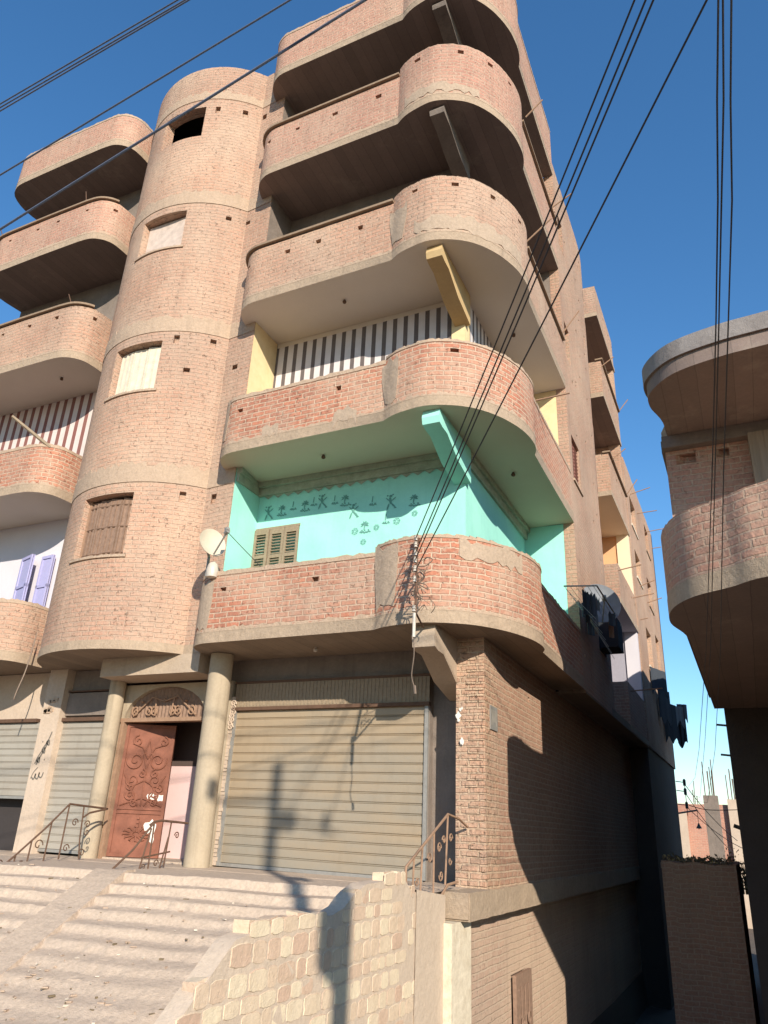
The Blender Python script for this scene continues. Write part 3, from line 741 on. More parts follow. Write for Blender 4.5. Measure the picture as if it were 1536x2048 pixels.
mb = MB(); mb.box(-2.50, -2.44, 13.345+.24, 13.345+1.1, 6.50, 6.545); obj('window_sill', mb, 'band', SW)
mb = MB(); mb.box(-3.3, -2.95, 13.5, 18.2, ZS[0], 14.6); obj('inner_wall', mb, 'interior', SW)
for z in (6.75, 3.9):
    mb = MB()
    for i in range(3): x = -2.72-.06*i; y = 16.95+.22*i; mb.obox((x, y, z+.5), (-.06, .085, 0), (.008, .008, 0), (0, 0, .5))
    obj('window_shutter', mb, 'wood_white', SW)

# second bay of balconies, deeper in the alley
for lv in range(5):
    z = ZS[lv]; top = [3.55, 6.55, 9.72, 12.72, 15.4][lv]
    path = [(-3.0, 18.95), (-2.47, 18.95), (-2.47, 21.98)]
    mb = MB(); mb.wall(path, z+.14, top, .13, putholes((1.3, 4.0), top-.3, rnd, 3) if lv else [], jit=.012, step=.25, seed=lv+70)
    b = obj('balcony', mb, 'brick_side' if lv else 'brick_pink', B)
    mb = MB(); mb.prism([(-3.5, 18.2), (-3.0, 18.2), (-2.97, 18.946), (-2.466, 18.946), (-2.466, 22.2), (-3.5, 22.2)], z, z+.14, 0, mb=1); obj('slab', mb, ['fascia', ['soffit_raw', 'lilac_shaded', 'soffit_white', 'soffit_raw', 'soffit_raw'][lv]], b)
    if lv in (2, 3): mb = MB(); mb.box(-2.62, -2.41, 18.9, 22.1, top+.01, top+.055); obj('cap_plank', mb, 'plank', b)
    if lv < 4:
        z1 = ZS[lv+1]; mt, me_ = [('lilac_shaded', 'white_wall'), ('orange', 'cream'), ('brick_side', 'brick_side'), ('brick_side', 'brick_side')][lv]
        mb = MB(); mb.wall([(-3.42, 18.0), (-3.42, 22.05)], z+.14, z1, .15, top=False); obj('wall', mb, mt, B)
        mb = MB(); mb.wall([(-3.42, 22.05), (-2.85, 22.05)], z+.14, z1, .15, top=False); obj('wall', mb, mt, B)
        mb = MB(); mb.wall([(-2.85, 22.0), (-2.50, 22.0)], z+.14, z1, .2, top=False); obj('end_strip', mb, me_, B)  # on the lowest level its white paints the sunlit end of the wall
# overhang slab and ground floor on the alley side
mb = MB(); mb.box(-3.4, -2.474, 13.52, 22.2, 2.36, 2.52, skip=''); obj('overhang', mb, 'soffit_brown', B)
mb = MB(); mb.wall([(-2.99, 9.42), (-2.99, 22.2)], PLAT-.2, ZS[0], .2, [(3.2, 3.32, 1.2, 1.3, .08), (2.1, 2.2, 1.9, 1.98, .08)], top=False)
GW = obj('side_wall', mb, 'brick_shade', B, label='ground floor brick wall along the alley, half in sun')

# ---- ground floor front
SHY = 9.80
mb = MB(); mb.box(-3.37, -2.985, 9.35, 9.9, PLAT-.25, ZS[0]); P = obj('pillar', mb, 'brick_pillar', B)
mb = MB()
z = PLAT+.02; k = 0
rr = random.Random(5)
while z < ZS[0]-.09:      # uneven brick courses standing proud of the pillar face
    x = -3.22+rr.uniform(-.02, .03)
    while x < -3.0:
        w = min(rr.uniform(.09, .24), -2.99-x); d = rr.uniform(.003, .016)
        mb.box(x, x+w-.012, 9.35-d, 9.352, z+rr.uniform(0, .01), z+.062+rr.uniform(-.006, .004), skip='Y'); x += w
    z += .078; k += 1
obj('brick_courses', mb, 'brick_pillar', P, smooth=False)
mb = MB()
for k in range(5):
    cx_, cz_ = -3.33+rr.uniform(0, .07), 1.25+rr.uniform(-.28, .3); n_ = 11; rad = rr.uniform(.012, .04)
    pts = [(max(-3.372, cx_+rad*math.cos(2*PI*i/n_)*rr.uniform(.5, 1.1)), 9.3175-.0004*k, cz_+rad*1.5*math.sin(2*PI*i/n_)*rr.uniform(.5, 1.2)) for i in range(n_)]
    for i in range(n_): mb.face([(cx_, 9.3175-.0004*k, cz_), pts[i], pts[(i+1) % n_]])
obj('paint_splash', mb, 'white_paint', P)
mb = MB(); mb.box(-3.91, -3.38, 9.93, 10.0, PLAT, ZS[0]); mb.box(-3.95, -3.91, 9.80, 10.0, PLAT, ZS[0]); obj('wall', mb, 'concrete_and_shade', B)  # dark tone of this strip deepens the shadow of the pillar
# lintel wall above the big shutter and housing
mb = MB(); mb.box(-7.15, -3.95, 9.84, 10.0, 2.03, ZS[0]); mb.box(-7.6, -7.15, 9.84, 10.0, PLAT, ZS[0]); obj('wall', mb, 'concrete_and_shade', B)
def rolling(x0, x1, z0, z1, y, mat, pitch=.088, sag=0.0, boxz=None, boxmat='wood_old', lbl=None):
    mb = MB(); n = int((z1-z0)/pitch); p = (z1-z0)/n
    for i in range(n):
        za = z0+i*p; pr = [(-.001, 0), (-.001, .003), (.012, .009), (.014, p*.5), (.012, p-.022), (.002, p-.016), (.010, p-.010), (-.001, p)]
        for a, b in zip(pr, pr[1:]):
            s0 = sag*(1-i/n)
            mb.face([(x0, y-a[0], za+a[1]), (x1, y-a[0], za+a[1]-s0), (x1, y-b[0], za+b[1]-s0), (x0, y-b[0], za+b[1])])
    mb.box(x0, x1, y+.004, y+.02, z0-.02, z1)
    o = obj('rolling_shutter', mb, mat, B, label=lbl)
    mb = MB(); mb.obox(((x0+x1)/2, y, z0-.02-sag/2), ((x1-x0)/2, 0, -sag/2), (0, .025, 0), (0, 0, .022)); obj('bottom_bar', mb, 'steel_grey', o)
    for xr in (x0-.04, x1-.012): mb = MB(); mb.box(xr, xr+.052, y-.04, y+.05, z0-.04, z1); obj('guide_rail', mb, 'steel_grey', o)
    if boxz:
        mb = MB(); mb.box(x0-.05, x1+.05, y-.03, y+.02, z1+.04, boxz)
        k = x0
        while k < x1: mb.box(k, k+.018, y-.038, y-.03, z1+.06, boxz-.02, skip='Y'); k += .06
        obj('shutter_box', mb, boxmat, o)
        mb = MB(); mb.box(x0-.06, x1+.06, y-.07, y+.02, z1-.01, z1+.04); mb.box(x0-.06, x1+.06, y-.05, y+.02, boxz-.012, boxz+.02); obj('lintel_bar', mb, 'rust', o)
    return o
rolling(-7.10, -3.96, -.52, 1.61, SHY, 'shutter_big', .122, .03, 2.02, 'wood_old', 'wide closed roller shutter, tan above and grey below')
# decorative stucco strip left of the big shutter
mb = MB(); z = PLAT+.02
while z < 1.75:
    w = rr.uniform(.03, .055); mb.obox((-7.18+rr.uniform(-.01, .01), 9.80, z+.03), (w, 0, 0), (0, .05, 0), (0, 0, rr.uniform(.02, .035))); z += .055
for k in range(7): mb.tube(scroll((-7.16+rr.uniform(-.03, .03), 9.74, 1.35+k*.06), .05, 1.3, (1, 0, 0), (0, 0, 1), k), .012, 5)
obj('stucco_moulding', mb, 'plaster_dirty', B)
# round columns
def column(x, y, r, z0, z1):
    mb = MB(); mb.lathe(x, y, [(r*1.03, z0), (r*1.02, z0+.2), (r, z0+.5), (r, z1)], 28); return obj('column', mb, 'column', B)
column(-7.17, 9.35, .175, PLAT, 2.38)
column(-9.42, 9.60, .13, PLAT, 2.38)
# beam over the door
mb = MB(); mb.box(-9.42, -7.45, 9.16, 9.75, 2.10, 2.389); obj('beam', mb, 'concrete', B)
# entrance: wall with arched opening, door frame, leaf, transom
DX0, DX1, DZ = -9.30, -7.66, 1.46
mb = MB(); n_ = 14; cx = (DX0+DX1)/2; rx = (DX1-DX0)/2; hz = .50
mb.box(-9.6, DX0, 9.74, 9.9, PLAT, 2.06); mb.box(DX1, -7.20, 9.74, 9.9, PLAT, 2.06)
for k in range(n_):
    t0 = PI-PI*k/n_; t1 = PI-PI*(k+1)/n_
    xa, xb = cx+rx*math.cos(t0), cx+rx*math.cos(t1); za, zb = DZ+.06+hz*math.sin(t0), DZ+.06+hz*math.sin(t1)
    for y, f in ((9.74, 1), (9.9, -1)): mb.face([(xa, y, za), (xb, y, zb), (xb, y, 2.06), (xa, y, 2.06)][::f])
    mb.face([(xa, 9.74, za), (xa, 9.9, za), (xb, 9.9, zb), (xb, 9.74, zb)])
obj('wall', mb, 'column', B, label='plastered entrance wall with an arched opening')
D = MB(); D.box(DX0-.02, DX0+.05, 9.70, 9.86, PLAT, DZ); D.box(DX1-.03, DX1+.0, 9.74, 9.86, PLAT, DZ); D.box(DX0-.06, DX1, 9.70, 9.86, DZ, DZ+.06)
DF = obj('door_frame', D, 'rust_light', B)
# transom: fluted sheet and scrolls
mb = MB()
for k in range(22):
    x0 = DX0+.03+(DX1-DX0-.06)*k/22; x1 = x0+(DX1-DX0-.06)/22; xm = (x0+x1)/2
    h = lambda x: DZ+.06+hz*math.sqrt(max(.0, 1-((x-cx)/rx)**2))*.99
    mb.face([(x0, 9.83, DZ+.06), (xm, 9.815, DZ+.06), (xm, 9.815, h(xm)), (x0, 9.83, h(x0))]); mb.face([(xm, 9.815, DZ+.06), (x1, 9.83, DZ+.06), (x1, 9.83, h(x1)), (xm, 9.815, h(xm))])
T = obj('transom', mb, 'wood_brown', B)
mb = MB(); ux, uz = (1, 0, 0), (0, 0, 1)
for x, s in ((-9.12, 1), (-8.85, -1), (-8.72, 1), (-8.36, -1), (-8.24, 1), (-7.98, -1)): mb.tube(scroll((x, 9.78, DZ+.17), .08, 1.4, ux, uz, PI/2, sgn=s), .012, 5)
for xa, za, xb, zb in ((-9.15, .1, -8.8, .4), (-8.8, .4, -8.54, .33), (-8.54, .33, -8.3, .4), (-8.3, .42, -7.88, .1), (-8.7, .1, -8.72, .38), (-8.38, .1, -8.35, .38)): mb.tube([(xa, 9.78, DZ+za), (xb, 9.78, DZ+zb)], .013, 5)
for x, z in ((-8.54, .36), (-9.0, .33), (-8.1, .33)): mb.lathe(x, 9.78, [(.001, DZ+z-.025), (.028, DZ+z), (.001, DZ+z+.025)], 8)
obj('scrollwork', mb, 'rust_light', T)
# door leaf, hinged on the left, open inwards a little
hx, hy = DX0+.06, 9.80; ang = math.radians(25); lw = .80
du = Vector((math.cos(ang), math.sin(ang), 0)); dn = Vector((math.sin(ang), -math.cos(ang), 0)); Z0, Z1 = PLAT+.04, DZ-.02
def LP3(u, v, o=0): return Vector((hx, hy, 0))+du*u+dn*o+Vector((0, 0, Z0+v))
H = Z1-Z0
mb = MB(); mb.obox(LP3(lw/2, H/2), du*lw/2, dn*.018, (0, 0, H/2))
for u0, u1, v0, v1 in ((0, .05, 0, H), (lw-.05, lw, 0, H), (.05, lw-.05, 0, .05), (.05, lw-.05, H-.05, H), (.05, lw-.05, .68, .71), (.05, lw-.05, .62, .64)):
    mb.obox(LP3((u0+u1)/2, (v0+v1)/2, .024), du*(u1-u0)/2, dn*.012, (0, 0, (v1-v0)/2))
DL = obj('door', mb, 'door_red', B, label='rusty red sheet metal door leaf with scrollwork, standing ajar')
mb = MB(); UU, VV = du, Vector((0, 0, 1))
def scr(u, v, r, tr, a0, s): mb.tube(scroll(LP3(u, v, .034), r, tr, UU, VV, a0, sgn=s), .011, 5)
for v, r in ((1.42, .15), (1.12, .11), (.9, .09)):
    for u, s in ((.22, 1), (.58, -1)): scr(u, v, r, 1.5, PI*.1 if s < 0 else PI*.9, s)
for u, v, r, s in ((.22, 1.72, .09, 1), (.64, 1.72, .08, -1), (.36, 1.22, .07, -1), (.56, 1.22, .07, 1), (.3, .78, .07, 1), (.6, .8, .07, -1), (.2, 1.02, .07, 1), (.66, 1.0, .07, -1)): scr(u, v, r, 1.3, PI/2, s)
def bar(*pts, r=.010): mb.tube([LP3(u, v, .034) for u, v in pts], r, 5)
bar((.41, 1.75), (.34, 1.5), (.41, 1.3), (.41, .74)); bar((.41, 1.75), (.48, 1.5), (.41, 1.3))
for s in (-1, 1):
    bar((.41, 1.45), (.41+s*.1, 1.62), (.41+s*.27, 1.68)); bar((.41+s*.05, .74), (.41+s*.33, 1.2)); bar((.41+s*.02, .85), (.41+s*.33, .74)); bar((.41, 1.12), (.41+s*.14, 1.05), (.41+s*.2, .92))
for k in range(12):
    t = 2*PI*k/12; mb.tube([LP3(.41+.05*math.cos(t), .33+.03*math.sin(t), .03), LP3(.41+.2*math.cos(t), .33+.10*math.sin(t), .034), LP3(.41+.22*math.cos(t+.2), .33+.11*math.sin(t+.2), .034)], [.016, .013, .006], 5)
for v in (.45, .5, .56): mb.obox(LP3(.41, v, .03), du*.02, dn*.01, (0, 0, .018))
obj('scrollwork', mb, 'door_red', DL)
mb = MB()
def blot(u, v, w, h, seed):
    q = random.Random(seed); P_ = [LP3(u+w*math.cos(2*PI*k/13)*q.uniform(.55, 1.1), v+h*math.sin(2*PI*k/13)*q.uniform(.5, 1.15), .02) for k in range(13)]
    for k in range(13): mb.face([LP3(u, v, .0205), P_[k], P_[(k+1) % 13]])
blot(.56, .88, .085, .075, 1); blot(.70, .86, .08, .065, 2)
obj('torn_poster', mb, 'white_paint', DL, smooth=False)
mb = MB(); blot(.62, .44, .12, .11, 3); blot(.66, .30, .04, .12, 4)
obj('torn_poster', mb, 'white_paint', DL, smooth=False)
# hallway behind the door: pink dado wall running back, dark above
mb = MB(); mb.wall([(DX0-.1, 9.9), (DX0-.1, 10.62), (DX1+.2, 10.62), (DX1+.2, 9.9)], PLAT, 2.3, .1, [], top=False)
obj('hallway', mb, 'interior_brown', B)
mb = MB(); mb.wall([(-9.1, 10.60), (-7.9, 10.60)], PLAT, .85, .004, top=True); obj('pink_dado', mb, 'pink', B)
mb = MB(); mb.box(-9.4, -7.6, 9.9, 10.62, 2.2, 2.3); obj('hall_ceiling', mb, 'interior_brown', B)
mb = MB(); mb.box(DX0, DX1, 9.72, 10.6, PLAT-.02, PLAT+.03); obj('door_sill', mb, 'step', B)

# left shop fronts
rolling(-10.76, -9.55, -.50, 1.50, 9.80, 'shutter_grey', .110, .0, None, lbl='narrow closed grey roller shutter')
mb = MB(); mb.box(-11.0, -9.5, 9.84, 10.0, 1.56, 2.38); mb.box(-10.70, -9.7, 9.78, 9.84, 1.60, 1.98); obj('wall', mb, 'concrete_and_shade', B)
mb = MB(); mb.box(-10.72, -9.5, 9.73, 9.84, 1.50, 1.56); mb.box(-10.72, -9.5, 9.75, 9.84, 2.0, 2.02); obj('lintel_bar', mb, 'rust', B)
rolling(-14.4, -11.20, .28, 1.50, 9.80, 'shutter_grey', .110, .0, None, lbl='wide grey roller shutter raised half way over a dark shop')
mb = MB(); mb.box(-14.9, -11.2, 9.84, 10.0, 1.56, 2.38); mb.box(-14.9, -14.4, 9.80, 10.0, PLAT, 1.56); obj('wall', mb, 'plaster_dirty', B)
mb = MB(); mb.box(-14.42, -11.3, 9.73, 9.84, 1.50, 1.56); obj('lintel_bar', mb, 'rust', B)
mb = MB(); mb.box(-11.12, -10.70, 9.66, 9.95, PLAT, 2.385); PL = obj('pilaster', mb, 'plaster_dirty', B)
mb = MB(); Yg = 9.656
def gp(*pts, r=.012): ribbon(mb, smoothpath([(x+.24, Yg, z) for x, z in pts], 4), r)
gp((-11.02, 1.32), (-11.06, 1.20), (-11.10, 1.14), (-11.03, 1.10), (-11.05, 1.18), (-11.12, 1.10), (-11.17, 1.02), (-11.10, .97), (-11.12, 1.06), (-11.20, .96), (-11.25, .86), (-11.18, .82), (-11.20, .90), (-11.28, .80))
gp((-11.06, 1.16), (-11.12, 1.02), (-11.20, .88), (-11.24, .78), r=.016)
gp((-11.03, .66), (-11.06, .58), (-11.12, .60), (-11.12, .66), (-11.14, .56), (-11.20, .58), (-11.20, .64), (-11.23, .55), (-11.28, .58))
gp((-11.18, .74), (-11.26, .66), (-11.30, .56), r=.008)
for x, z in ((-11.2, 1.15), (-11.08, .86)): gp((x, z), (x+.018, z+.010), r=.013)
obj('arabic_graffiti', mb, 'soot', PL, smooth=False)
mb = MB()
for k in range(8): mb.obox((-10.93+rr.uniform(-.12, .12), 9.655, 1.75+rr.uniform(-.1, .12)), (rr.uniform(.03, .07), 0, 0), (0, .012, 0), (0, 0, rr.uniform(.02, .05)))
obj('broken_plaster', mb, 'band', PL)
for xa, xb in ((-14.95, -9.6), (-7.4, -3.4)): mb = MB(); mb.box(xa, xb, 10.01, 10.29, PLAT-.3, 2.38); obj('dark_shop_fill', mb, 'interior', B)  # near-black blocks fill the shops in place of their darkness

# basement on the alley side, ledge above it
mb = MB(); mb.wall([(-3.12, 8.98), (-3.12, 22.2)], -4.2, -.82, .2, [(1.75, 2.5, -3.5, -1.62, .1)], top=False); BW = obj('basement_wall', mb, 'brick_dusty', B)
mb = MB(); mb.box(-3.10, -3.05, 8.98+1.75, 8.98+2.5, -3.5, -1.62, skip='')
for z in (-3.3, -2.9, -2.5, -2.1, -1.8): mb.box(-3.052, -3.04, 8.98+1.85, 8.98+2.4, z, z+.03)
for s in (1.95, 2.12, 2.3): mb.box(-3.045, -3.03, 8.98+s-.01, 8.98+s+.01, -3.4, -1.75)
for k, y in enumerate((10.95, 11.25)): mb.tube(scroll((-3.03, y, -2.15), .1, 1.2, (0, 1, 0), (0, 0, 1), 0, sgn=1 if k else -1), .01, 5)
obj('basement_door', mb, 'wood_brown', BW)
mb = MB(); rr = random.Random(9)
L_ = []; y = 8.62
while y < 22: L_.append((-2.94+rr.uniform(-.012, .012), y)); y += .2
mb.wall(L_, -.86, PLAT+.002, .3, jit=.012, step=None, bottom=True, seed=3); LG = obj('ledge', mb, 'fascia', B)
mb = MB(); mb.box(-3.6, -2.95, 8.6, 9.35, -.84, PLAT-.003); obj('corner_block', mb, 'fascia', LG)
mb = MB(); mb.box(-3.24, -3.05, 8.36, 8.975, -3.6, -.865); obj('whitewashed_post', mb, 'whitewash', B)

# plate on the ground-floor side wall
mb = MB(); mb.box(-2.99, -2.97, 9.55, 9.85, 1.25, 1.55); pl_ = obj('meter_plate', mb, 'steel_grey', B)
mb = MB()
for k in range(5): ribbon(mb, smoothpath([(-2.967, 9.58+.05*k, 1.3+rr.uniform(0, .05)), (-2.967, 9.60+.05*k, 1.42), (-2.967, 9.57+.05*k, 1.5)], 3), .006, ax=Vector((1, 0, 0)))
obj('plate_writing', mb, 'litter_w', pl_, smooth=False)
# ceiling bulbs
for x, y, z, m in ((-5.4, 9.2, ZS[2], 'rust'), (-5.6, 9.25, ZS[1], 'rust'), (-5.5, 9.3, ZS[0], 'porcelain'), (-2.95, 10.9, ZS[1], 'rust'), (-2.95, 11.2, ZS[2], 'rust'), (-12.1, 9.2, ZS[2], 'rust')):
    mb = MB(); mb.lathe(x, y, [(.001, z-.07), (.03, z-.055), (.035, z-.03), (.02, z-.012), (.022, z)], 10); obj('lamp_socket', mb, m, B)

# ------------------------------------------------------------------ rubble retaining wall beside the steps
def rubble():
    R_ = thing('block_wall', 'broken limestone block wall stepping down along the right side of the steps', 'wall', (-3.4, 6.2, -1.6))
    prof = [(4.0, -1.12), (4.15, -1.0), (4.42, -.80), (4.6, -.66), (5.05, -.59), (5.9, -.60), (6.1, -.56), (6.25, -.47), (6.5, -.40), (7.3, -.38), (7.5, -.50), (8.45, -.60)]
    def top(y):
        for a, b in zip(prof, prof[1:]):
            if a[0] <= y <= b[0]: return a[1]+(b[1]-a[1])*(y-a[0])/(b[0]-a[0])
        return prof[-1][1]
    mb = MB(); ys = [4.0+.1*i for i in range(45)]
    for a, b in zip(ys, ys[1:]):
        za, zb = top(a)-.03, top(b)-.03; zg = -3.5
        mb.face([(-3.15, a, zg), (-3.15, b, zg), (-3.15, b, zb), (-3.15, a, za)]); mb.face([(-3.30, b, zg), (-3.30, a, zg), (-3.30, a, za), (-3.30, b, zb)])
        mb.face([(-3.15, a, za), (-3.15, b, zb), (-3.30, b, zb), (-3.30, a, za)])
    mb.face([(-3.30, 4.0, -3.5), (-3.15, 4.0, -3.5), (-3.15, 4.0, top(4.0)-.03), (-3.30, 4.0, top(4.0)-.03)])
    obj('mortar_core', mb, 'lime_mortar', R_)
    q = random.Random(21); mb = MB(); row = 0; z = -2.3
    while z < -.3:
        h = .132+q.uniform(-.022, .022); y = 4.0+(row % 2)*.09+q.uniform(0, .06); tilt = q.uniform(-.012, .012)
        while y < 7.75:
            w = q.choice((.13, .16, .18, .21, .25))+q.uniform(-.015, .015); zt = z+tilt*(y-6)
            fade = max(0, (y-6.9)/.9)+max(0, (-1.5-z)*.5)
            if zt+h*.6 < top(min(y+w/2, 8.4)) and q.random() > .05+.6*fade:
                g = q.uniform(.003, .008); ya, yb, za, zb = y+g, y+w-g, zt+g*.8, zt+h-g*.8; d = q.uniform(-.011, -.006)
                cy_, cz_ = (ya+yb)/2, (za+zb)/2; n_ = 14; ring = []
                for k in range(n_):
                    a = 2*PI*(k+.5)/n_; m_ = max(abs(math.cos(a)), abs(math.sin(a))); sup = 1/(m_**.94)
                    ring.append((cy_+(yb-ya)/2*math.cos(a)*sup*q.uniform(.95, 1.03), cz_+(zb-za)/2*math.sin(a)*sup*q.uniform(.93, 1.03)))
                X0 = -3.138+d
                mb.face([(X0+q.uniform(-.002, .002), cy_+(a-cy_)*.93, cz_+(b-cz_)*.91) for a, b in ring])
                for k in range(n_):
                    a, b = ring[k], ring[(k+1) % n_]
                    mb.face([(X0, cy_+(a[0]-cy_)*.93, cz_+(a[1]-cz_)*.91), (-3.153, a[0], a[1]), (-3.153, b[0], b[1]), (X0, cy_+(b[0]-cy_)*.93, cz_+(b[1]-cz_)*.91)])
                if zt+h*1.5 > top(y+w/2): [mb.obox((xc+q.uniform(-.01, .01), cy_+q.uniform(-.02, .02), cz_+q.uniform(-.035, .02)), (q.uniform(.05, .062), q.uniform(-.012, .012), q.uniform(-.006, .006)), (q.uniform(-.01, .01), (yb-ya)/2*q.uniform(.7, .95), q.uniform(-.01, .01)), (0, 0, (zb-za)/2)) for xc in (-3.22,)]
            y += w
        z += h; row += 1
    obj('stone_blocks', mb, 'limestone', R_)
    mb = MB(); ys = [7.6+.1*i for i in range(9)]
    for a, b in zip(ys, ys[1:]): mb.face([(-3.14, a, -3.5), (-3.14, b, -3.5), (-3.14, b, top(min(b, 8.4))-.01), (-3.14, a, top(a)-.01)]); mb.face([(-3.14, a, top(a)-.01), (-3.14, b, top(min(b, 8.4))-.01), (-3.42, b, top(min(b, 8.4))-.01), (-3.42, a, top(a)-.01)])
    obj('plaster_facing', mb, 'lime_mortar', R_)
rubble()
q = random.Random(4)
SL = ['nearest the camera', 'in the crook of the broken wall', 'halfway up the broken wall', 'below the top of the broken wall', 'smallest, beside the highest blocks']
for k in range(5):     # loose rubble stones on the broken edge
    mb = MB(); c = Vector((-3.55+q.uniform(-.12, .1), 4.4+.5*k, 0)); c.z = stepz(c.x, c.y)+.03; s = q.uniform(.03, .075)
    a = q.uniform(0, PI); u = Vector((math.cos(a), math.sin(a), q.uniform(-.2, .2))); v = Vector((-u.y, u.x, 0)); mb.obox(c, u*s, v*s*.8, Vector((0, 0, s*.6)))
    single('rubble_stone', mb, 'limestone', 'loose limestone lump on the steps, '+SL[k], 'stone', 'loose stones beside the block wall')
# litter, twigs: uncountable
mb = MB()
for k in range(520):
    x = q.uniform(-8.5, -3.7); y = q.uniform(4.2, 7.6)
    if q.random() < .5: y = q.uniform(4.2, 5.8)
    z = stepz(x, y)+.008; L = q.uniform(.006, .03); a = q.uniform(0, PI); t = q.choice((0, 1, 1, 2))
    mb.obox((x, y, z), (math.cos(a)*L, math.sin(a)*L, 0), (-math.sin(a)*L*q.uniform(.15, .6), math.cos(a)*L*q.uniform(.15, .6), 0), (0, 0, q.uniform(.002, .008)), t)
struct('litter', mb, ['litter_w', 'dirt', 'leaf'], kind='stuff', smooth=False)

# ------------------------------------------------------------------ railings
def railing(label, mat, rails, posts, scrolls, loc, r=.013):
    R_ = thing('stair_railing', label, 'railing', loc)
    mb = MB(); [mb.tube(p, r*1.15, 6) for p in rails]; obj('handrail', mb, mat, R_)
    for p in posts: mb = MB(); mb.tube(p, r*.85, 6); obj('baluster', mb, mat, R_)
    for c, rad, tr, u, v, a0, s in scrolls: mb = MB(); mb.tube(scroll(c, rad, tr, u, v, a0, sgn=s), r*.6, 5); obj('scroll', mb, mat, R_)
uY, uZ = (0, 1, 0), (0, 0, 1)
X = -3.2
railing('rusty iron stair railing with scrolls beside the brick pillar', 'rust_light',
    [[(X, 9.3, .08), (X, 9.0, .16), (X, 8.62, .20), (X, 7.46, -.32), (X, 7.42, -.62)], [(X, 8.95, -.50), (X, 8.62, -.52), (X, 7.95, -.86), (X, 7.62, -1.02)]],
    [[(X, 8.62, .20), (X, 8.55, -.52)], [(X, 8.2, .01), (X, 8.2, -.75)], [(X, 7.88, -.14), (X, 7.80, -.98)], [(X, 7.66, -.24), (X, 7.60, -1.10)], [(X, 7.46, -.32), (X, 7.5, -.70)], [(X+.02, 7.62, -1.0), (X+.03, 7.42, -1.08), (X+.03, 7.42, -1.32)]],
    [((X, 8.72, -.05), .055, 1.2, uY, uZ, 0, 1), ((X, 8.5, -.07), .05, 1.2, uY, uZ, PI, -1), ((X, 8.36, -.15), .06, 1.3, uY, uZ, 0, 1), ((X, 8.08, -.25), .06, 1.3, uY, uZ, PI, -1), ((X, 8.42, -.42), .06, 1.3, uY, uZ, PI, 1), ((X, 8.70, -.28), .05, 1.1, uY, uZ, 0, -1), ((X, 8.02, -.62), .06, 1.3, uY, uZ, 0, 1), ((X, 7.75, -.45), .05, 1.2, uY, uZ, PI, 1), ((X, 7.72, -.88), .045, 1.2, uY, uZ, 0, -1)], (X, 8.2, -.6))
X = -9.0
railing('rusty stair railing in front of the narrow grey shutter', 'rust',
    [[(X, 9.4, .13), (X, 8.64, .165), (X, 8.3, -.155), (X, 7.88, -.50), (X, 7.3, -.95), (X, 6.6, -1.35)], [(X, 9.4, .13), (X, 9.05, .06), (X, 8.95, .0)]],
    [[(X, 8.64, .16), (X, 8.62, -.56)], [(X, 8.92, .15), (X, 8.95, -.30), (X, 9.0, -.56)], [(X, 8.38, -.08), (X, 8.36, -.6)], [(X, 8.1, -.32), (X, 8.08, -.72)], [(X, 7.88, -.5), (X, 7.86, -.9)], [(X, 7.6, -.72), (X, 7.6, -1.05)], [(X, 7.3, -.95), (X, 7.3, -1.2)]],
    [((X, 8.8, -.08), .06, 1.3, uY, uZ, 0, 1), ((X, 9.05, -.1), .06, 1.3, uY, uZ, PI, -1), ((X, 9.06, -.2), .05, 1.1, uY, uZ, PI, 1), ((X, 8.72, -.42), .06, 1.2, uY, uZ, 0, 1), ((X, 9.03, -.48), .06, 1.2, uY, uZ, PI, -1), ((X, 8.22, -.38), .08, 1.0, uY, uZ, 0, 1), ((X, 7.98, -.62), .09, 1.3, uY, uZ, PI, 1), ((X, 7.75, -.82), .09, 1.3, uY, uZ, 0, -1), ((X, 7.5, -1.0), .08, 1.3, uY, uZ, PI, 1), ((X, 7.9, -.75), .06, 1.2, uY, uZ, 0, -1), ((X, 7.65, -.6), .05, 1.2, uY, uZ, 0, 1)], (X, 8.3, -.7))
X = -7.25
railing('thin bent railing standing in front of the open red door', 'rust',
    [[(X, 9.15, -.02), (X, 8.6, .0), (X, 8.45, -.02), (X, 8.38, -.06)], [(X+.02, 8.42, -.04), (X-.05, 8.2, -.35), (X-.12, 7.9, -.62)]],
    [[(X, 8.80, -.02), (X-.0, 8.76, -.56)], [(X, 8.46, -.03), (X+.02, 8.44, -.58)], [(X, 8.78, -.2), (X+.02, 8.66, -.58)], [(X, 8.42, -.1), (X, 8.3, -.58)], [(X, 8.3, -.45), (X, 8.85, -.38)]],
    [((X, 8.95, -.18), .05, 1.3, uY, uZ, PI, -1), ((X, 8.6, -.52), .05, 1.2, uY, uZ, 0, 1), ((X, 8.36, -.55), .05, 1.2, uY, uZ, PI, 1), ((X, 8.3, -.68), .05, 1.2, uY, uZ, 0, -1)], (X, 8.5, -.6))
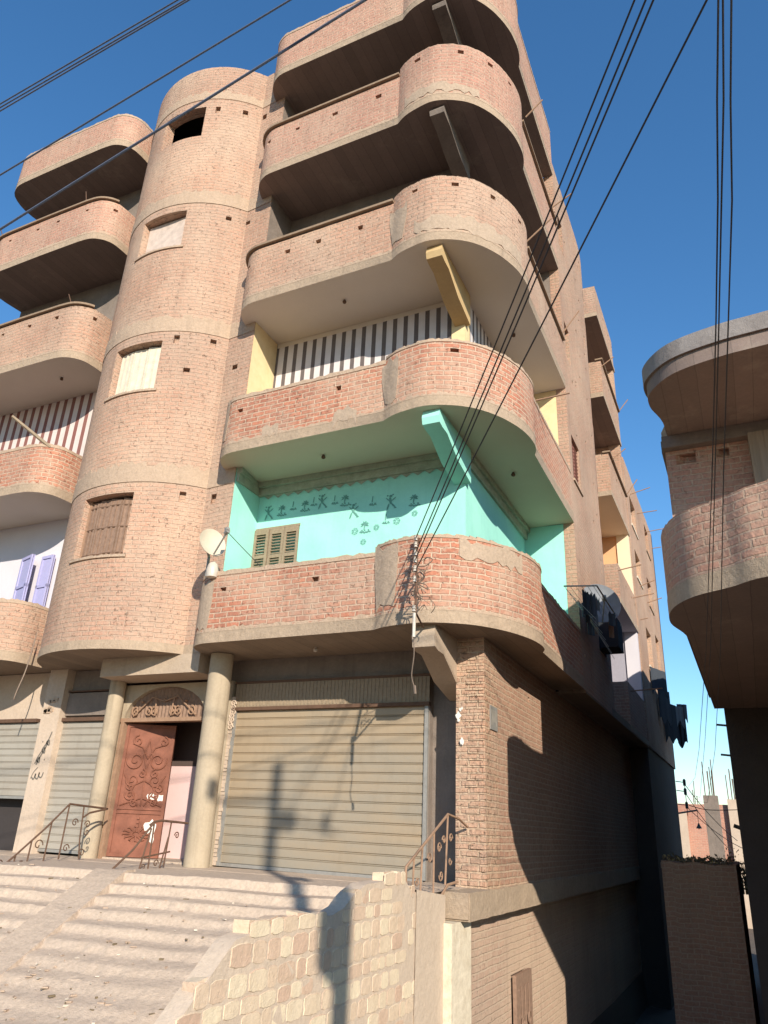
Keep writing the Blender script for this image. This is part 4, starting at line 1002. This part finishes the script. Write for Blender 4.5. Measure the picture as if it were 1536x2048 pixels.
# ------------------------------------------------------------------ satellite dish on the left end of the first balcony
def dish(name, label, c, aim, rad, mat, arm=.55, mount=None):
    t = thing(name, label, 'satellite dish', mount or c)
    aim = Vector(aim).normalized(); c = Vector(c); u = aim.cross(Vector((0, 0, 1))).normalized(); v = u.cross(aim)
    mb = MB(); nr, na = 6, 28
    def P_(i, k, off=0): 
        r = rad*i/nr; a = 2*PI*k/na; return c+u*(r*.92*math.cos(a))+v*(r*math.sin(a))+aim*(.16*rad*(i/nr)**2*2+off)
    for i in range(nr):
        for k in range(na):
            mb.face([P_(i, k), P_(i+1, k), P_(i+1, k+1), P_(i, k+1)]); mb.face([P_(i, k+1, -.012), P_(i+1, k+1, -.012), P_(i+1, k, -.012), P_(i, k, -.012)])
    for k in range(na): mb.face([P_(nr, k), P_(nr, k, -.012), P_(nr, k+1, -.012), P_(nr, k+1)])
    obj('reflector', mb, mat, t)
    foot = c-v*rad*.98+aim*.1; tip = c+aim*arm-v*rad*.25
    mb = MB(); mb.tube([foot, tip], .013, 6); obj('feed_arm', mb, 'steel_grey', t)
    mb = MB(); mb.tube([tip-aim*.05, tip+aim*.03], .035, 8); mb.obox(tip+v*.03, u*.03, v*.03, aim*.03); obj('feed_horn', mb, 'steel_grey', t)
    m_ = Vector(mount) if mount else c-aim*.2
    mb = MB(); mb.tube([c-aim*.02, c-aim*.1, Vector((m_.x, m_.y, c.z-rad*.5)), m_], .022, 7); obj('mount_post', mb, 'steel_grey', t)
    return t, tip
DT, tip = dish('satellite_dish', 'round cream satellite dish on the left end of the lowest corner balcony', (-7.02, 8.52, 3.88), (.75, -.35, .22), .235, 'dish', .5, (-7.18, 8.72, 3.45))
mb = MB(); mb.lathe(-6.98, 8.6, [(.001, 3.36), (.08, 3.38), (.095, 3.48), (.07, 3.58), (.03, 3.62), (.001, 3.62)], 14)
single('plastic_jug', mb, 'porcelain', 'pale dented container below the cream satellite dish', 'container')
mb = MB(); mb.tube(smoothpath([tuple(tip), (-6.35, 8.7, 3.65), (-6.2, 9.2, 3.42), (-6.3, 9.7, 3.75), (-6.9, 9.84, 3.55)], 6), .006, 5)
single('antenna_cable', mb, 'cable', 'thin sagging cable from the cream satellite dish to the louvred window', 'cable')
# grey dish and drying tangle at the far end of the lowest balcony
dish('satellite_dish', 'large grey mottled satellite dish on the alley wall above the drying rack', (-2.25, 14.1, 4.05), (.35, -.8, .25), .42, 'dish_grey', .45, (-2.45, 14.5, 3.6))
DRK = thing('drying_rack', 'wire drying rack hung with dark rags at the alley end of the lowest balcony', 'drying rack', (-2.3, 12.6, 3.4))
mb = MB(); mb.tube([(-2.45, 12.0, 3.84), (-1.95, 12.2, 3.86), (-1.95, 14.2, 3.86), (-2.45, 14.2, 3.84)], .014, 5)
for k in range(6): mb.tube([(-2.45+.09*k, 12.1, 3.85), (-2.45+.09*k, 14.2, 3.85)], .004, 4)
for k in range(7): mb.tube([(-2.45, 12.2+.28*k, 3.84), (-2.0, 12.2+.28*k, 3.3-.05*k)], .004, 4)
obj('wire_frame', mb, 'steel_grey', DRK)
for k in range(16):
    mb = MB(); x = -2.42+q.uniform(0, .4); y = 12.3+q.uniform(0, 1.9); w = q.uniform(.04, .1); h = q.uniform(.15, .5); z = 3.84
    mb.wall([(x, y), (x+w*.5, y+w), (x+w, y+w*1.2)], z-h, z, .01, jit=.05, step=.03, seed=k, bottom=True); obj('rag', mb, ['cloth_dark', 'cloth_grey', 'wood_brown', 'cloth_pale'][k % 4], DRK)
mb = MB(); mb.box(-2.46, -2.1, 15.3, 15.95, 3.55, 4.15); mb.box(-2.5, -2.46, 15.25, 16.0, 3.5, 4.2); single('crate', mb, 'cloth_dark', 'dark box fixed to the alley wall behind the grey satellite dish', 'box', smooth=False)

# ------------------------------------------------------------------ clothesline poles sticking out of the side façade
poles = [
((-2.45, 10.93, 13.53), (-2.13, 10.93, 13.82), 'short rod at the alley side of the topmost curved opening'),
((-2.45, 13.20, 13.21), (-2.04, 13.20, 13.43), 'rod at the alley end of the fourth corner balcony plank'),
((-2.45, 10.60, 10.00), (-2.03, 10.60, 10.34), 'rod just behind the curve of the third corner balcony'),
((-2.45, 13.20, 9.70), (-2.07, 13.20, 10.18), 'rod at the alley end of the third corner balcony plank'),
((-2.45, 10.60, 6.60), (-1.90, 10.60, 6.62), 'long level rod in front of the yellow end wall of the second corner balcony'),
((-2.45, 19.03, 12.58), (-2.11, 19.03, 12.80), 'rod at the near corner of the fourth rear balcony'),
((-2.45, 22.06, 12.73), (-2.13, 22.06, 13.12), 'rod at the far end of the fourth rear balcony against the sky'),
((-2.45, 19.39, 9.72), (-2.06, 19.39, 10.00), 'rod at the near corner of the third rear balcony'),
((-2.45, 22.10, 9.80), (-2.09, 22.10, 10.28), 'rod at the far end of the third rear balcony'),
((-2.45, 23.43, 10.41), (-1.85, 23.43, 10.55), 'rod near the top of the far building, nearest the rear balconies'),
((-2.45, 24.87, 10.30), (-1.82, 24.87, 10.32), 'second rod along the top floor of the far building'),
((-2.45, 27.05, 10.43), (-1.80, 27.05, 10.49), 'third rod along the top floor of the far building'),
((-2.45, 29.00, 10.48), (-2.12, 29.00, 10.50), 'rod at the far end of the top floor of the far building'),
((-2.45, 18.99, 6.37), (-1.90, 18.99, 6.46), 'rod crossing the cream walls of the second rear balcony'),
((-2.45, 23.64, 7.35), (-2.02, 23.64, 7.50), 'rod under the upper window of the far building'),
((-2.45, 21.52, 6.36), (-1.89, 21.52, 6.44), 'rod at the far end of the second rear balcony'),
((-2.45, 25.44, 7.32), (-2.00, 25.44, 7.44), 'rod beyond the middle window of the far building'),
((-2.45, 22.91, 6.09), (-2.25, 22.91, 6.12), 'stub of rod on the pink wall of the far building'),
((-2.45, 19.28, 3.37), (-1.72, 19.28, 3.41), 'dark rod below the white rear balcony above the hanging clothes')]
for a, b, lab in poles:
    mb = MB(); mb.tube([Vector(a)-(Vector(b)-Vector(a))*.12, a, b], .016, 6)
    single('clothesline_rod', mb, 'rust_light', lab, 'rod', 'clothesline rods on the alley facades')
for x, y, z, u, v, lab in ((-14.65, 8.75, 12.6, -.22, .42, 'thin rod leaning out at the left edge of the fourth left balcony'), (-12.0, 8.72, 12.6, -.12, .55, 'thin rod standing on the fourth left balcony parapet under the topmost one'), (-11.6, 8.72, 9.7, -.22, .45, 'thin rod standing on the third left balcony parapet'),):
    mb = MB(); mb.tube([(x, y, z-.05), (x+u, y-.05, z+v)], .011, 5); single('thin_rod', mb, 'rust', lab, 'rod', 'thin rods on the left balconies')
mb = MB(); mb.tube([(-11.35, 8.75, 6.45), (-11.9, 8.2, 6.95)], [.04, .03], 6); single('wooden_stick', mb, 'wood_old', 'thick wooden stick jutting from the brick balcony below the brown stripes', 'stick')
mb = MB(); mb.tube(smoothpath([(-10.95, 9.05, 3.0), (-10.95, 9.0, 2.3), (-11.0, 8.95, 1.9), (-11.03, 8.95, 1.75)], 5), [.004]*2+[.012]*13+[.006], 5); single('hanging_cable', mb, 'bare_wire', 'bare cable dangling below the left balcony over the shopfront', 'cable')

# ------------------------------------------------------------------ next building along the alley
B2 = thing('apartment_building', 'lower dusty brick building farther down the alley with clothes hanging from it', 'building', (-6, 25.8, -3.6))
mb = MB(); wins = [(23.0, 24.3, 9.2, 10.2), (26.9, 28.0, 9.7, 10.7), (23.1, 24.3, 7.5, 8.4), (26.0, 27.2, 7.4, 8.4), (24.2, 25.5, 5.0, 6.2), (26.9, 28.0, 5.2, 6.6), (23.9, 25.0, 3.9, 4.9)]
mb.wall([(-2.47, 22.25), (-2.47, 29.5)], 2.4, 11.2, .2, [(a-22.25, b-22.25, c, d, None) for a, b, c, d in wins[:6]], jit=.03, step=.5, seed=5)
mb.wall([(-12, 22.25), (-2.68, 22.25)], 8, 11.1, .2); mb.wall([(-2.47, 29.5), (-12, 29.5)], 2.4, 11.2, .2)
W2 = obj('wall', mb, 'brick_side', B2)
mb = MB(); mb.wall([(-2.52, 22.25), (-2.52, 29.46)], -4.2, 2.4, .2); mb.box(-11.9, -2.75, 22.3, 29.4, 2.2, 2.4); obj('lower_wall', mb, 'shaded_wall', B2)
mb = MB(); mb.box(-3.6, -2.53, 22.24, 22.5, -4.2, 2.34); obj('end_wall', mb, 'shaded_wall', B2)
mb = MB(); mb.box(-12, -3.2, 22.5, 29.3, -3.6, 11.0); obj('core', mb, 'interior', B2)
for k, (a, b, c, d) in enumerate(wins[:6]):
    mb = MB(); mb.box(-2.66, -2.60, a, a+(b-a)*.45, c, d-.1); mb.box(-2.66, -2.60, a+(b-a)*.5, b, c, d-.1); mb.box(-2.50, -2.44, a-.05, b+.05, c-.06, c-.003); obj('window', mb, ['wood_white', 'wood_old'][k % 2], W2)
def cloth(name, lab, x0, x1, y0, y1, z0, z1, mat, seed, grp=None):
    mb = MB(); n = 7; p = [(x0+(x1-x0)*i/n, y0+(y1-y0)*i/n+.035*math.sin(i*2.1+seed)) for i in range(n+1)]
    mb.wall(p, z0, z1, .015, jit=0, seed=seed, bottom=True)
    r = random.Random(seed); mb.f = [([(p_[0]+.02*math.sin(p_[2]*9), p_[1], p_[2]+(.12*math.sin(p_[0]*14+p_[1]*9+seed) if abs(p_[2]-z0) < .001 else 0)) for p_ in pts], uv, mi) for pts, uv, mi in mb.f]
    return single(name, mb, mat, lab, 'clothes', grp or 'washing hung out over the alley')
cloth('hanging_garment', 'dark green garment hanging lowest and nearest on the alley clothesline', -2.42, -2.1, 26.5, 27.3, 3.1, 4.25, 'cloth_dark', 1)
cloth('hanging_garment', 'wide grey sheet hanging behind the dark green garment in the alley', -2.4, -2.15, 25.2, 26.2, 3.5, 4.5, 'cloth_grey', 2)
cloth('hanging_garment', 'pale shirt hanging at the outer edge of the alley washing', -2.2, -1.95, 28.0, 28.4, 3.75, 4.35, 'cloth_pale', 3)
cloth('hanging_garment', 'long black garment at the far end of the alley washing, hanging lowest against the sky', -2.25, -1.95, 29.2, 29.4, 3.2, 4.15, 'cloth_dark', 4)
cloth('hanging_garment', 'crumpled grey cloth at the top of the alley washing', -2.42, -2.1, 24.0, 24.9, 4.2, 4.9, 'cloth_grey', 5)
cloth('hanging_garment', 'small dark cloth with a notched hem above the long black garment', -2.15, -1.85, 28.9, 29.1, 3.95, 4.55, 'cloth_grey', 6)

# ------------------------------------------------------------------ right building
RBD = thing('apartment_building', 'brick building on the right with rounded projecting balcony and grey concrete roof slab', 'building', (3.5, 12, -3.6))
Rb = smoothpath([(-.42, 13.8), (-.45, 9.3), (-.47, 8.6), (-.57, 8.05), (-.51, 7.54), (-.30, 7.17), (.03, 6.95), (.35, 6.72), (1.2, 6.55), (5.5, 6.5)], 5)
Rb = [(-.45, 13.8)]+Rb[5:]
mb = MB(); mb.wall(Rb, 2.26, 2.93, .13, jit=.012, step=.2, seed=8); BR = obj('balcony', mb, 'brick_pink', RBD)
mb = MB(); mb.prism(offset(Rb, -.004)+[(5.5, 13.8)], 2.08, 2.26, 0, mb=1); obj('slab', mb, ['fascia', 'soffit_raw'], BR)
mb = MB(); mb.wall([(-.51, 13.8), (-.51, 9.4), (5.5, 9.4)], 2.26, 4.86, .2, [(4.4+.12, 4.4+.36, 4.5, 4.64, .1), (4.4+.60, 4.4+.75, 4.52, 4.64, .1)], top=False); obj('wall', mb, 'brick_pink', RBD)
mb = MB(); mb.box(-.53, 5.5, 9.27, 9.4, 4.70, 4.869); mb.box(-.55, -.51, 9.4, 13.8, 4.70, 4.869); obj('beam', mb, 'concrete_and_shade', RBD)
mb = MB(); mb.box(.47, 1.85, 9.2, 9.4, 2.27, 4.70); obj('concrete_pier', mb, 'board_concrete', RBD)
Rr = smoothpath([(-.42, 8.6), (-.45, 7.95), (-.54, 7.55), (-.50, 7.25), (-.24, 6.95), (.2, 6.80), (.66, 6.74), (2, 6.6), (5.5, 6.55)], 5)
Rr = [(-.56, 13.8), (-.56, 9.9)]+[(x*1.12, y*1.12) for x, y in Rr]
mb = MB(); mb.prism(Rr+[(6.1, 13.8)], 5.05, 5.26, 0, mb=1, mt=0); obj('roof_slab', mb, ['grey_slab', 'soffit_raw'], RBD)
mb = MB(); mb.prism(offset(Rr, .035)+[(6.0, 13.7)], 4.872, 5.05, 0, bottom=True, top=False); obj('roof_beam', mb, 'soffit_raw', RBD)
mb = MB(); mb.box(-.25, 5.5, 9.65, 13.7, 2.3, 4.8); obj('core', mb, 'interior', RBD)
mb = MB(); mb.wall([(1.0, 13.8), (1.0, 8.9), (5.5, 8.9)], -4.2, 2.08, .2, top=False); LWR = obj('lower_wall', mb, 'shaded_wall', RBD)
R2 = thing('apartment_building', 'dark building behind the right hand one, closing the alley on the right', 'building', (3.5, 18, -3.6))
mb = MB(); mb.wall([(-.31, 27.0), (-.31, 13.82), (5.5, 13.82)], -4.2, 5.9, .2, jit=.06, step=.3, seed=4); mb.wall([(5.5, 27.0), (-.31, 27.0)], -4.2, 5.9, .2); obj('wall', mb, 'shaded_wall', R2)
mb = MB(); mb.box(-.1, 5.5, 14.03, 26.8, 5.5, 5.7); obj('roof', mb, 'concrete_and_shade', R2)
mb = MB(); 
for z, y in ((2.9, 21.3), (2.4, 21.5)): mb.tube([(-.31, y-6, z-.9), (-.5, y-6, z-.88)], .02, 5)
mb.tube([(-.31, 21.2, .35), (-.6, 21.2, .45)], .05, 5); obj('roof_bars', mb, 'soot', R2)

# dark brick shed closing the alley floor
SH = thing('shed', 'low dark brick shed across the end of the shaded alley', 'shed', (-1.1, 17, -3.6))
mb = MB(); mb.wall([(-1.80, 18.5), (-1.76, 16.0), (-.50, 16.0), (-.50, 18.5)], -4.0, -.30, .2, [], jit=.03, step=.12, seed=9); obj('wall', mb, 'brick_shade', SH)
mb = MB(); mb.box(-1.78, -.52, 16.05, 18.5, -.42, -.33); obj('roof', mb, 'concrete_and_shade', SH)
def drybush(lab, c, w, h, n, seed, mats=('leaf', 'leaf_gold')):
    t = thing('dry_bush', lab, 'plant', c, None); r = random.Random(seed); c = Vector(c)
    mb = MB()
    for k in range(9): mb.tube([c+Vector((r.uniform(-w, w)*.4, r.uniform(-.2, .2), 0)), c+Vector((r.uniform(-w, w), r.uniform(-.3, .3), h*r.uniform(.5, 1)))], [.012, .004], 4)
    obj('stem', mb, 'leaf', t)
    mb = MB()
    for k in range(n):
        p = c+Vector((r.uniform(-w, w), r.uniform(-.35, .35), h*abs(r.gauss(.4, .3)))); a = Vector((r.uniform(-1, 1), r.uniform(-1, 1), r.uniform(-1, 1))).normalized(); b = a.cross(Vector((r.uniform(-1, 1), r.uniform(-1, 1), .3))).normalized(); s = r.uniform(.02, .06)
        mb.face([p-a*s, p+b*s*.5, p+a*s, p-b*s*.5], None, 0 if r.random() < .7 else 1)
    obj('foliage', mb, mats, t, smooth=False)
drybush('dry weeds along the top of the dark shed', (-1.15, 16.4, -.34), .6, .14, 420, 3)
drybush('leafy dry bush beside the shed with sun on some leaves', (-.55, 23.2, -1.0), .42, .8, 700, 5)
mb = MB()
for k in range(4): mb.box(-.82+.11*k, -.73+.11*k, 24.0, 24.03, -1.15, -.72-.05*(k % 2))
single('board_fence', mb, 'leaf_gold', 'small patch of yellow boards in sun beyond the alley', 'fence')

# ------------------------------------------------------------------ unfinished building at the end of the alley
E_ = thing('unfinished_building', 'unfinished pink brick building with concrete columns and bare rebar at the end of the alley', 'building', (-1.5, 47, -3.6))
mb = MB(); mb.wall([(-6.5, 45.0), (2.0, 45.0)], -4.2, 1.95, .25, jit=.04, step=.5, seed=2); obj('wall', mb, 'brick_far', E_)
mb = MB(); mb.box(-6.4, 2.0, 45.3, 52, -4, 1.2); obj('roof', mb, 'concrete', E_)
def rcol(x0, x1, y0, y1, z1, mat, bars):
    mb = MB(); mb.box(x0, x1, y0, y1, -4, z1); c = obj('concrete_column', mb, mat, E_)
    for bx, by, h in bars: mb = MB(); mb.tube([(bx, by, z1-.1), (bx+.06*h-.08, by, z1+h)], .022, 5); obj('rebar', mb, 'rust', c)
rcol(-2.28, -1.66, 40.0, 40.6, 2.12, 'concrete_and_shade', ((-2.18, 40.1, 1.5), (-2.0, 40.5, 1.1), (-1.8, 40.1, 1.6), (-1.9, 40.5, 1.3)))
rcol(-1.42, -.98, 44.7, 44.98, 2.2, 'plaster_dirty', ((-1.35, 44.8, 1.2), (-1.18, 44.9, 1.5), (-1.05, 44.8, 1.0)))
rcol(-.75, -.3, 44.7, 44.98, 1.9, 'plaster_dirty', ((-.65, 44.8, 1.4), (-.5, 44.9, 1.1), (-.4, 44.8, 1.5)))
rcol(-3.95, -3.45, 44.7, 44.98, 1.5, 'plaster_dirty', ((-3.1, 46, 1.2), (-2.9, 46, .9)))
mb = MB()
for k in range(14): x = q.uniform(-3.6, -.2); mb.tube([(x, 51, 1.2), (x+.05, 51, 3.2+q.uniform(0, 1))], .02, 4)
obj('rebar', mb, 'rust', E_)

# ------------------------------------------------------------------ utility poles behind the camera: their shadows fall on the shutter and block wall
UP = thing('utility_pole', 'wooden utility pole with a crossarm that shades the wide shutter', 'utility pole', (3.75, -2.0, -1.6))
mb = MB(); mb.tube([(3.75, -2, -1.7), (3.75, -2, 2.5), (3.75, -2, 7.55)], [.12, .10, .07], 12); obj('post', mb, 'pole_wood', UP)
mb = MB(); mb.tube([(2.65, -2.1, 7.05), (3.95, -2.1, 7.12)], .035, 6); mb.tube([(3.75, -2.1, 6.98), (4.9, -2.12, 6.71)], .018, 6); mb.box(2.62, 2.74, -2.16, -2.04, 6.8, 7.06); obj('crossarm', mb, 'pole_wood', UP)
for x in (3.98, 4.08, 4.18, 4.70): mb = MB(); mb.lathe(x, -2.12, [(.02, 6.72), (.045, 6.76), (.045, 6.9), (.02, 7.0)], 10); obj('insulator', mb, 'porcelain', UP)
mb = MB(); mb.box(3.6, 3.95, -2.25, -2.1, 3.55, 4.15); obj('junction_box', mb, 'steel_grey', UP)
mb = MB(); mb.box(3.72, 4.0, -1.95, -1.85, 5.35, 5.6); obj('lamp_arm', mb, 'steel_grey', UP)
UP2 = thing('utility_pole', 'second utility pole behind the viewer that carries the alley cables', 'utility pole', (1.0, -5.0, -1.6))
mb = MB(); mb.tube([(1.0, -5, -1.7), (1.0, -5, 7.3)], [.12, .08], 12); obj('post', mb, 'pole_wood', UP2)

# ------------------------------------------------------------------ insulator rack on the corner balcony
IR = thing('insulator_rack', 'leaning rack of white porcelain insulators and tangled wires on the corner balcony', 'insulator rack', (-3.5, 8.1, 2.9))
top_, bot_ = Vector((-3.55, 8.36, 3.50)), Vector((-3.28, 7.72, 2.32))
mb = MB(); mb.tube([top_, bot_], .016, 6); mb.tube([top_, (-3.55, 8.5, 3.40)], .014, 6); mb.tube([bot_, (-3.5, 8.5, 2.35)], .012, 6); mb.tube([top_.lerp(bot_, .5), (-3.6, 8.5, 2.95)], .012, 6); obj('bracket', mb, 'rust', IR)
INS = []
for f in (.02, .12, .24, .34, .46, .60, .97):
    c = top_.lerp(bot_, f)+Vector((.0, -.05, 0)); mb = MB(); mb.lathe(c.x, c.y, [(.008, c.z-.04), (.026, c.z-.036), (.017, c.z-.015), (.028, c.z), (.016, c.z+.016), (.024, c.z+.034), (.008, c.z+.04)], 12)
    obj('insulator', mb, 'porcelain', IR); INS.append(c)
mb = MB(); mb.tube([bot_+Vector((0, -.03, -.02)), bot_+Vector((.0, -.03, -.30))], .020, 8); obj('fuse_tube', mb, 'porcelain', IR)
mb = MB(); e = bot_+Vector((0, -.03, -.30)); mb.tube(smoothpath([tuple(e), (e.x+.0, e.y+.02, e.z-.2), (e.x-.03, e.y+.04, e.z-.42), (e.x, e.y+.06, e.z-.55)], 5), .006, 5); mb.tube([(e.x, e.y+.06, e.z-.53), (e.x+.01, e.y+.06, e.z-.62)], .015, 5); obj('dangling_wire', mb, 'bare_wire', IR)
mb = MB(); r = random.Random(31)
for k in range(20):
    p = top_.lerp(bot_, r.uniform(.25, .95))+Vector((0, .05, 0)); pts = [p]
    for j in range(4): pts.append(pts[-1]+Vector((r.uniform(-.11, .11), r.uniform(-.02, .10), r.uniform(-.13, .09))))
    pts = [Vector((a.x, min(a.y, 8.38), a.z)) for a in pts]
    mb.tube(smoothpath([tuple(a) for a in pts], 4), r.choice((.004, .005, .007)), 4)
obj('tangled_wires', mb, 'bare_wire', IR)

# ------------------------------------------------------------------ cables
def sag(a, b, s, n=24):
    a = Vector(a); b = Vector(b); return [a.lerp(b, k/n)+Vector((0, 0, -4*s*(k/n)*(1-k/n))) for k in range(n+1)]
def cable(pts, r, lab, grp, mat='cable'):
    mb = MB(); mb.tube(pts, r, 6); single('power_cable', mb, mat, lab, 'cable', grp)
g1 = 'cables from the insulator rack up over the street'
cable(sag(INS[0], (4.0, -2.12, 6.98), .10), .0068, 'leftmost of the cables rising from the white insulators on the corner balcony', g1)
cable(sag(INS[2], (4.04, -2.12, 6.93), .12), .0068, 'second cable rising from the white insulators, close beside the leftmost', g1)
cable(sag(INS[3], (4.12, -2.12, 6.95), .12), .0068, 'third cable rising from the white insulators, right of the close pair', g1)
cable(sag(INS[4]+Vector((.02, 0, 0)), (4.70, -2.12, 6.60), .08), .0068, 'rightmost cable rising from the white insulators, set apart against the sky', g1)
g2 = 'cables dropping into the alley'
Wp = {1: [(1.0, -5, 7.0), (0.6, -1.5, 3.6), (.36, .4, 2.75), (0.189, 1.6, 2.169), (0.163, 1.85, 2.08), (0.141, 2.2, 2.018), (0.102, 2.9, 2.028), (0.004, 4.3, 1.961), (-0.237, 7.0, 1.552), (-0.692, 12.5, 1.292), (-1.265, 20.0, 1.448), (-2.181, 30.0, 1.836)],
      2: [(1.0, -5, 7.0), (0.6, -1.5, 3.6), (.36, .4, 2.75), (0.2, 1.6, 2.163), (0.18, 1.85, 2.071), (0.152, 2.2, 2.014), (0.113, 2.9, 2.025), (0.019, 4.3, 1.959), (-0.201, 7.0, 1.55), (-0.593, 12.5, 1.434), (-1.206, 20.0, 1.01), (-2.123, 30.0, 1.622)],
      3: [(1.0, -5, 7.0), (0.6, -1.5, 3.6), (.36, .4, 2.75), (0.22, 1.6, 2.15), (0.198, 1.85, 2.062), (0.183, 2.2, 2.001), (0.148, 2.9, 2.015), (0.063, 4.3, 1.951), (-0.123, 7.0, 1.546), (-0.473, 12.5, 1.291), (-1.057, 20.0, 0.905), (-2.066, 30.0, 1.394)]}
for k, lab in ((1, 'left'), (2, 'middle'), (3, 'right')): cable(Wp[k], .0032, lab+' of the three near-vertical cables passing the right hand building', g2)
AR = thing('alley_insulators', 'small rack of dark insulators on the corner at the far end of the alley', 'insulator rack', (-2.3, 30, 1.0))
for z in (2.0, 1.7, 1.25):
    mb = MB(); mb.tube([(-2.5, 29.45, z), (-2.3, 29.9, z)], .015, 5); mb.lathe(-2.27, 30.0, [(.01, z-.12), (.05, z-.1), (.05, z+.08), (.02, z+.12)], 8); obj('insulator', mb, 'cable', AR)
mb = MB(); mb.tube([(-2.6, 29.5, .95), (-1.95, 30.1, 1.1)], .03, 5); mb.tube([(-2.27, 30, .9), (-2.27, 30, 2.1)], .012, 5); obj('bracket', mb, 'soot', AR)
for k, (a, b) in enumerate((((-2.27, 30, 1.95), (-.9, 34, 0.2)), ((-2.27, 30, 1.65), (-1.2, 36, -.2)), ((-2.27, 30, 1.2), (-.6, 32, -.1)))):
    cable(sag(a, b, .15, 10), .012, ['highest', 'middle', 'lowest'][k]+' thin service cable slanting down behind the alley insulators', 'service cables at the alley end')
cable(smoothpath([(-2.2, 30, 1.25), (-1.6, 30, 1.12), (-.6, 30, 1.15)], 6), .012, 'level thin cable crossing the end of the alley', 'service cables at the alley end')
mb = MB(); mb.tube([(-1.95, 30, 1.1), (-1.95, 30, .65)], .008, 4); mb.lathe(-1.95, 30, [(.02, .68), (.05, .6), (.10, .52), (.001, .5)], 10); single('hanging_lamp', mb, 'soot', 'small dark lamp hanging on a wire before the pink brick wall', 'lamp')
g3 = 'bundle of three parallel cables crossing the sky at the upper left'
def line2(a, b, e0, e1, n=24, s=.0):
    a = Vector(a); b = Vector(b); return [a+(b-a)*(e0+(e1-e0)*k/n)+Vector((0, 0, -s*4*(k/n)*(1-k/n))) for k in range(n+1)]
f = 2.4/4
for k, (a, b) in enumerate((((-7.684, 4, 8.397), (-4.875, 4, 8.714)), ((-7.657, 4, 8.32), (-4.76, 4, 8.64)), ((-7.63, 4, 8.245), (-4.70, 4, 8.60)))):
    cable(line2(Vector(a)*f, Vector(b)*f, -3, 4), .0055, ['upper', 'middle', 'lower'][k]+' of the three parallel cables crossing the sky at the upper left', g3, 'cable_blue')
cable(line2((-7.193*.6, 2.4, 6.967*.6), (-3.255*.6, 2.4, 7.718*.6), -3, 4), .0060, 'single cable between the bundle of three and the thick cable over the balconies', 'single cables crossing over the balconies', 'cable_blue')
cable(line2((-6.85*.65, 2.6, 6.02*.65), (-2.375*.65, 2.6, 7.176*.65), -3, 4), .0085, 'thick cable crossing in front of the left balconies and stair tower', 'single cables crossing over the balconies', 'cable_blue')

# sky haze is left to the sky texture; all meshes done
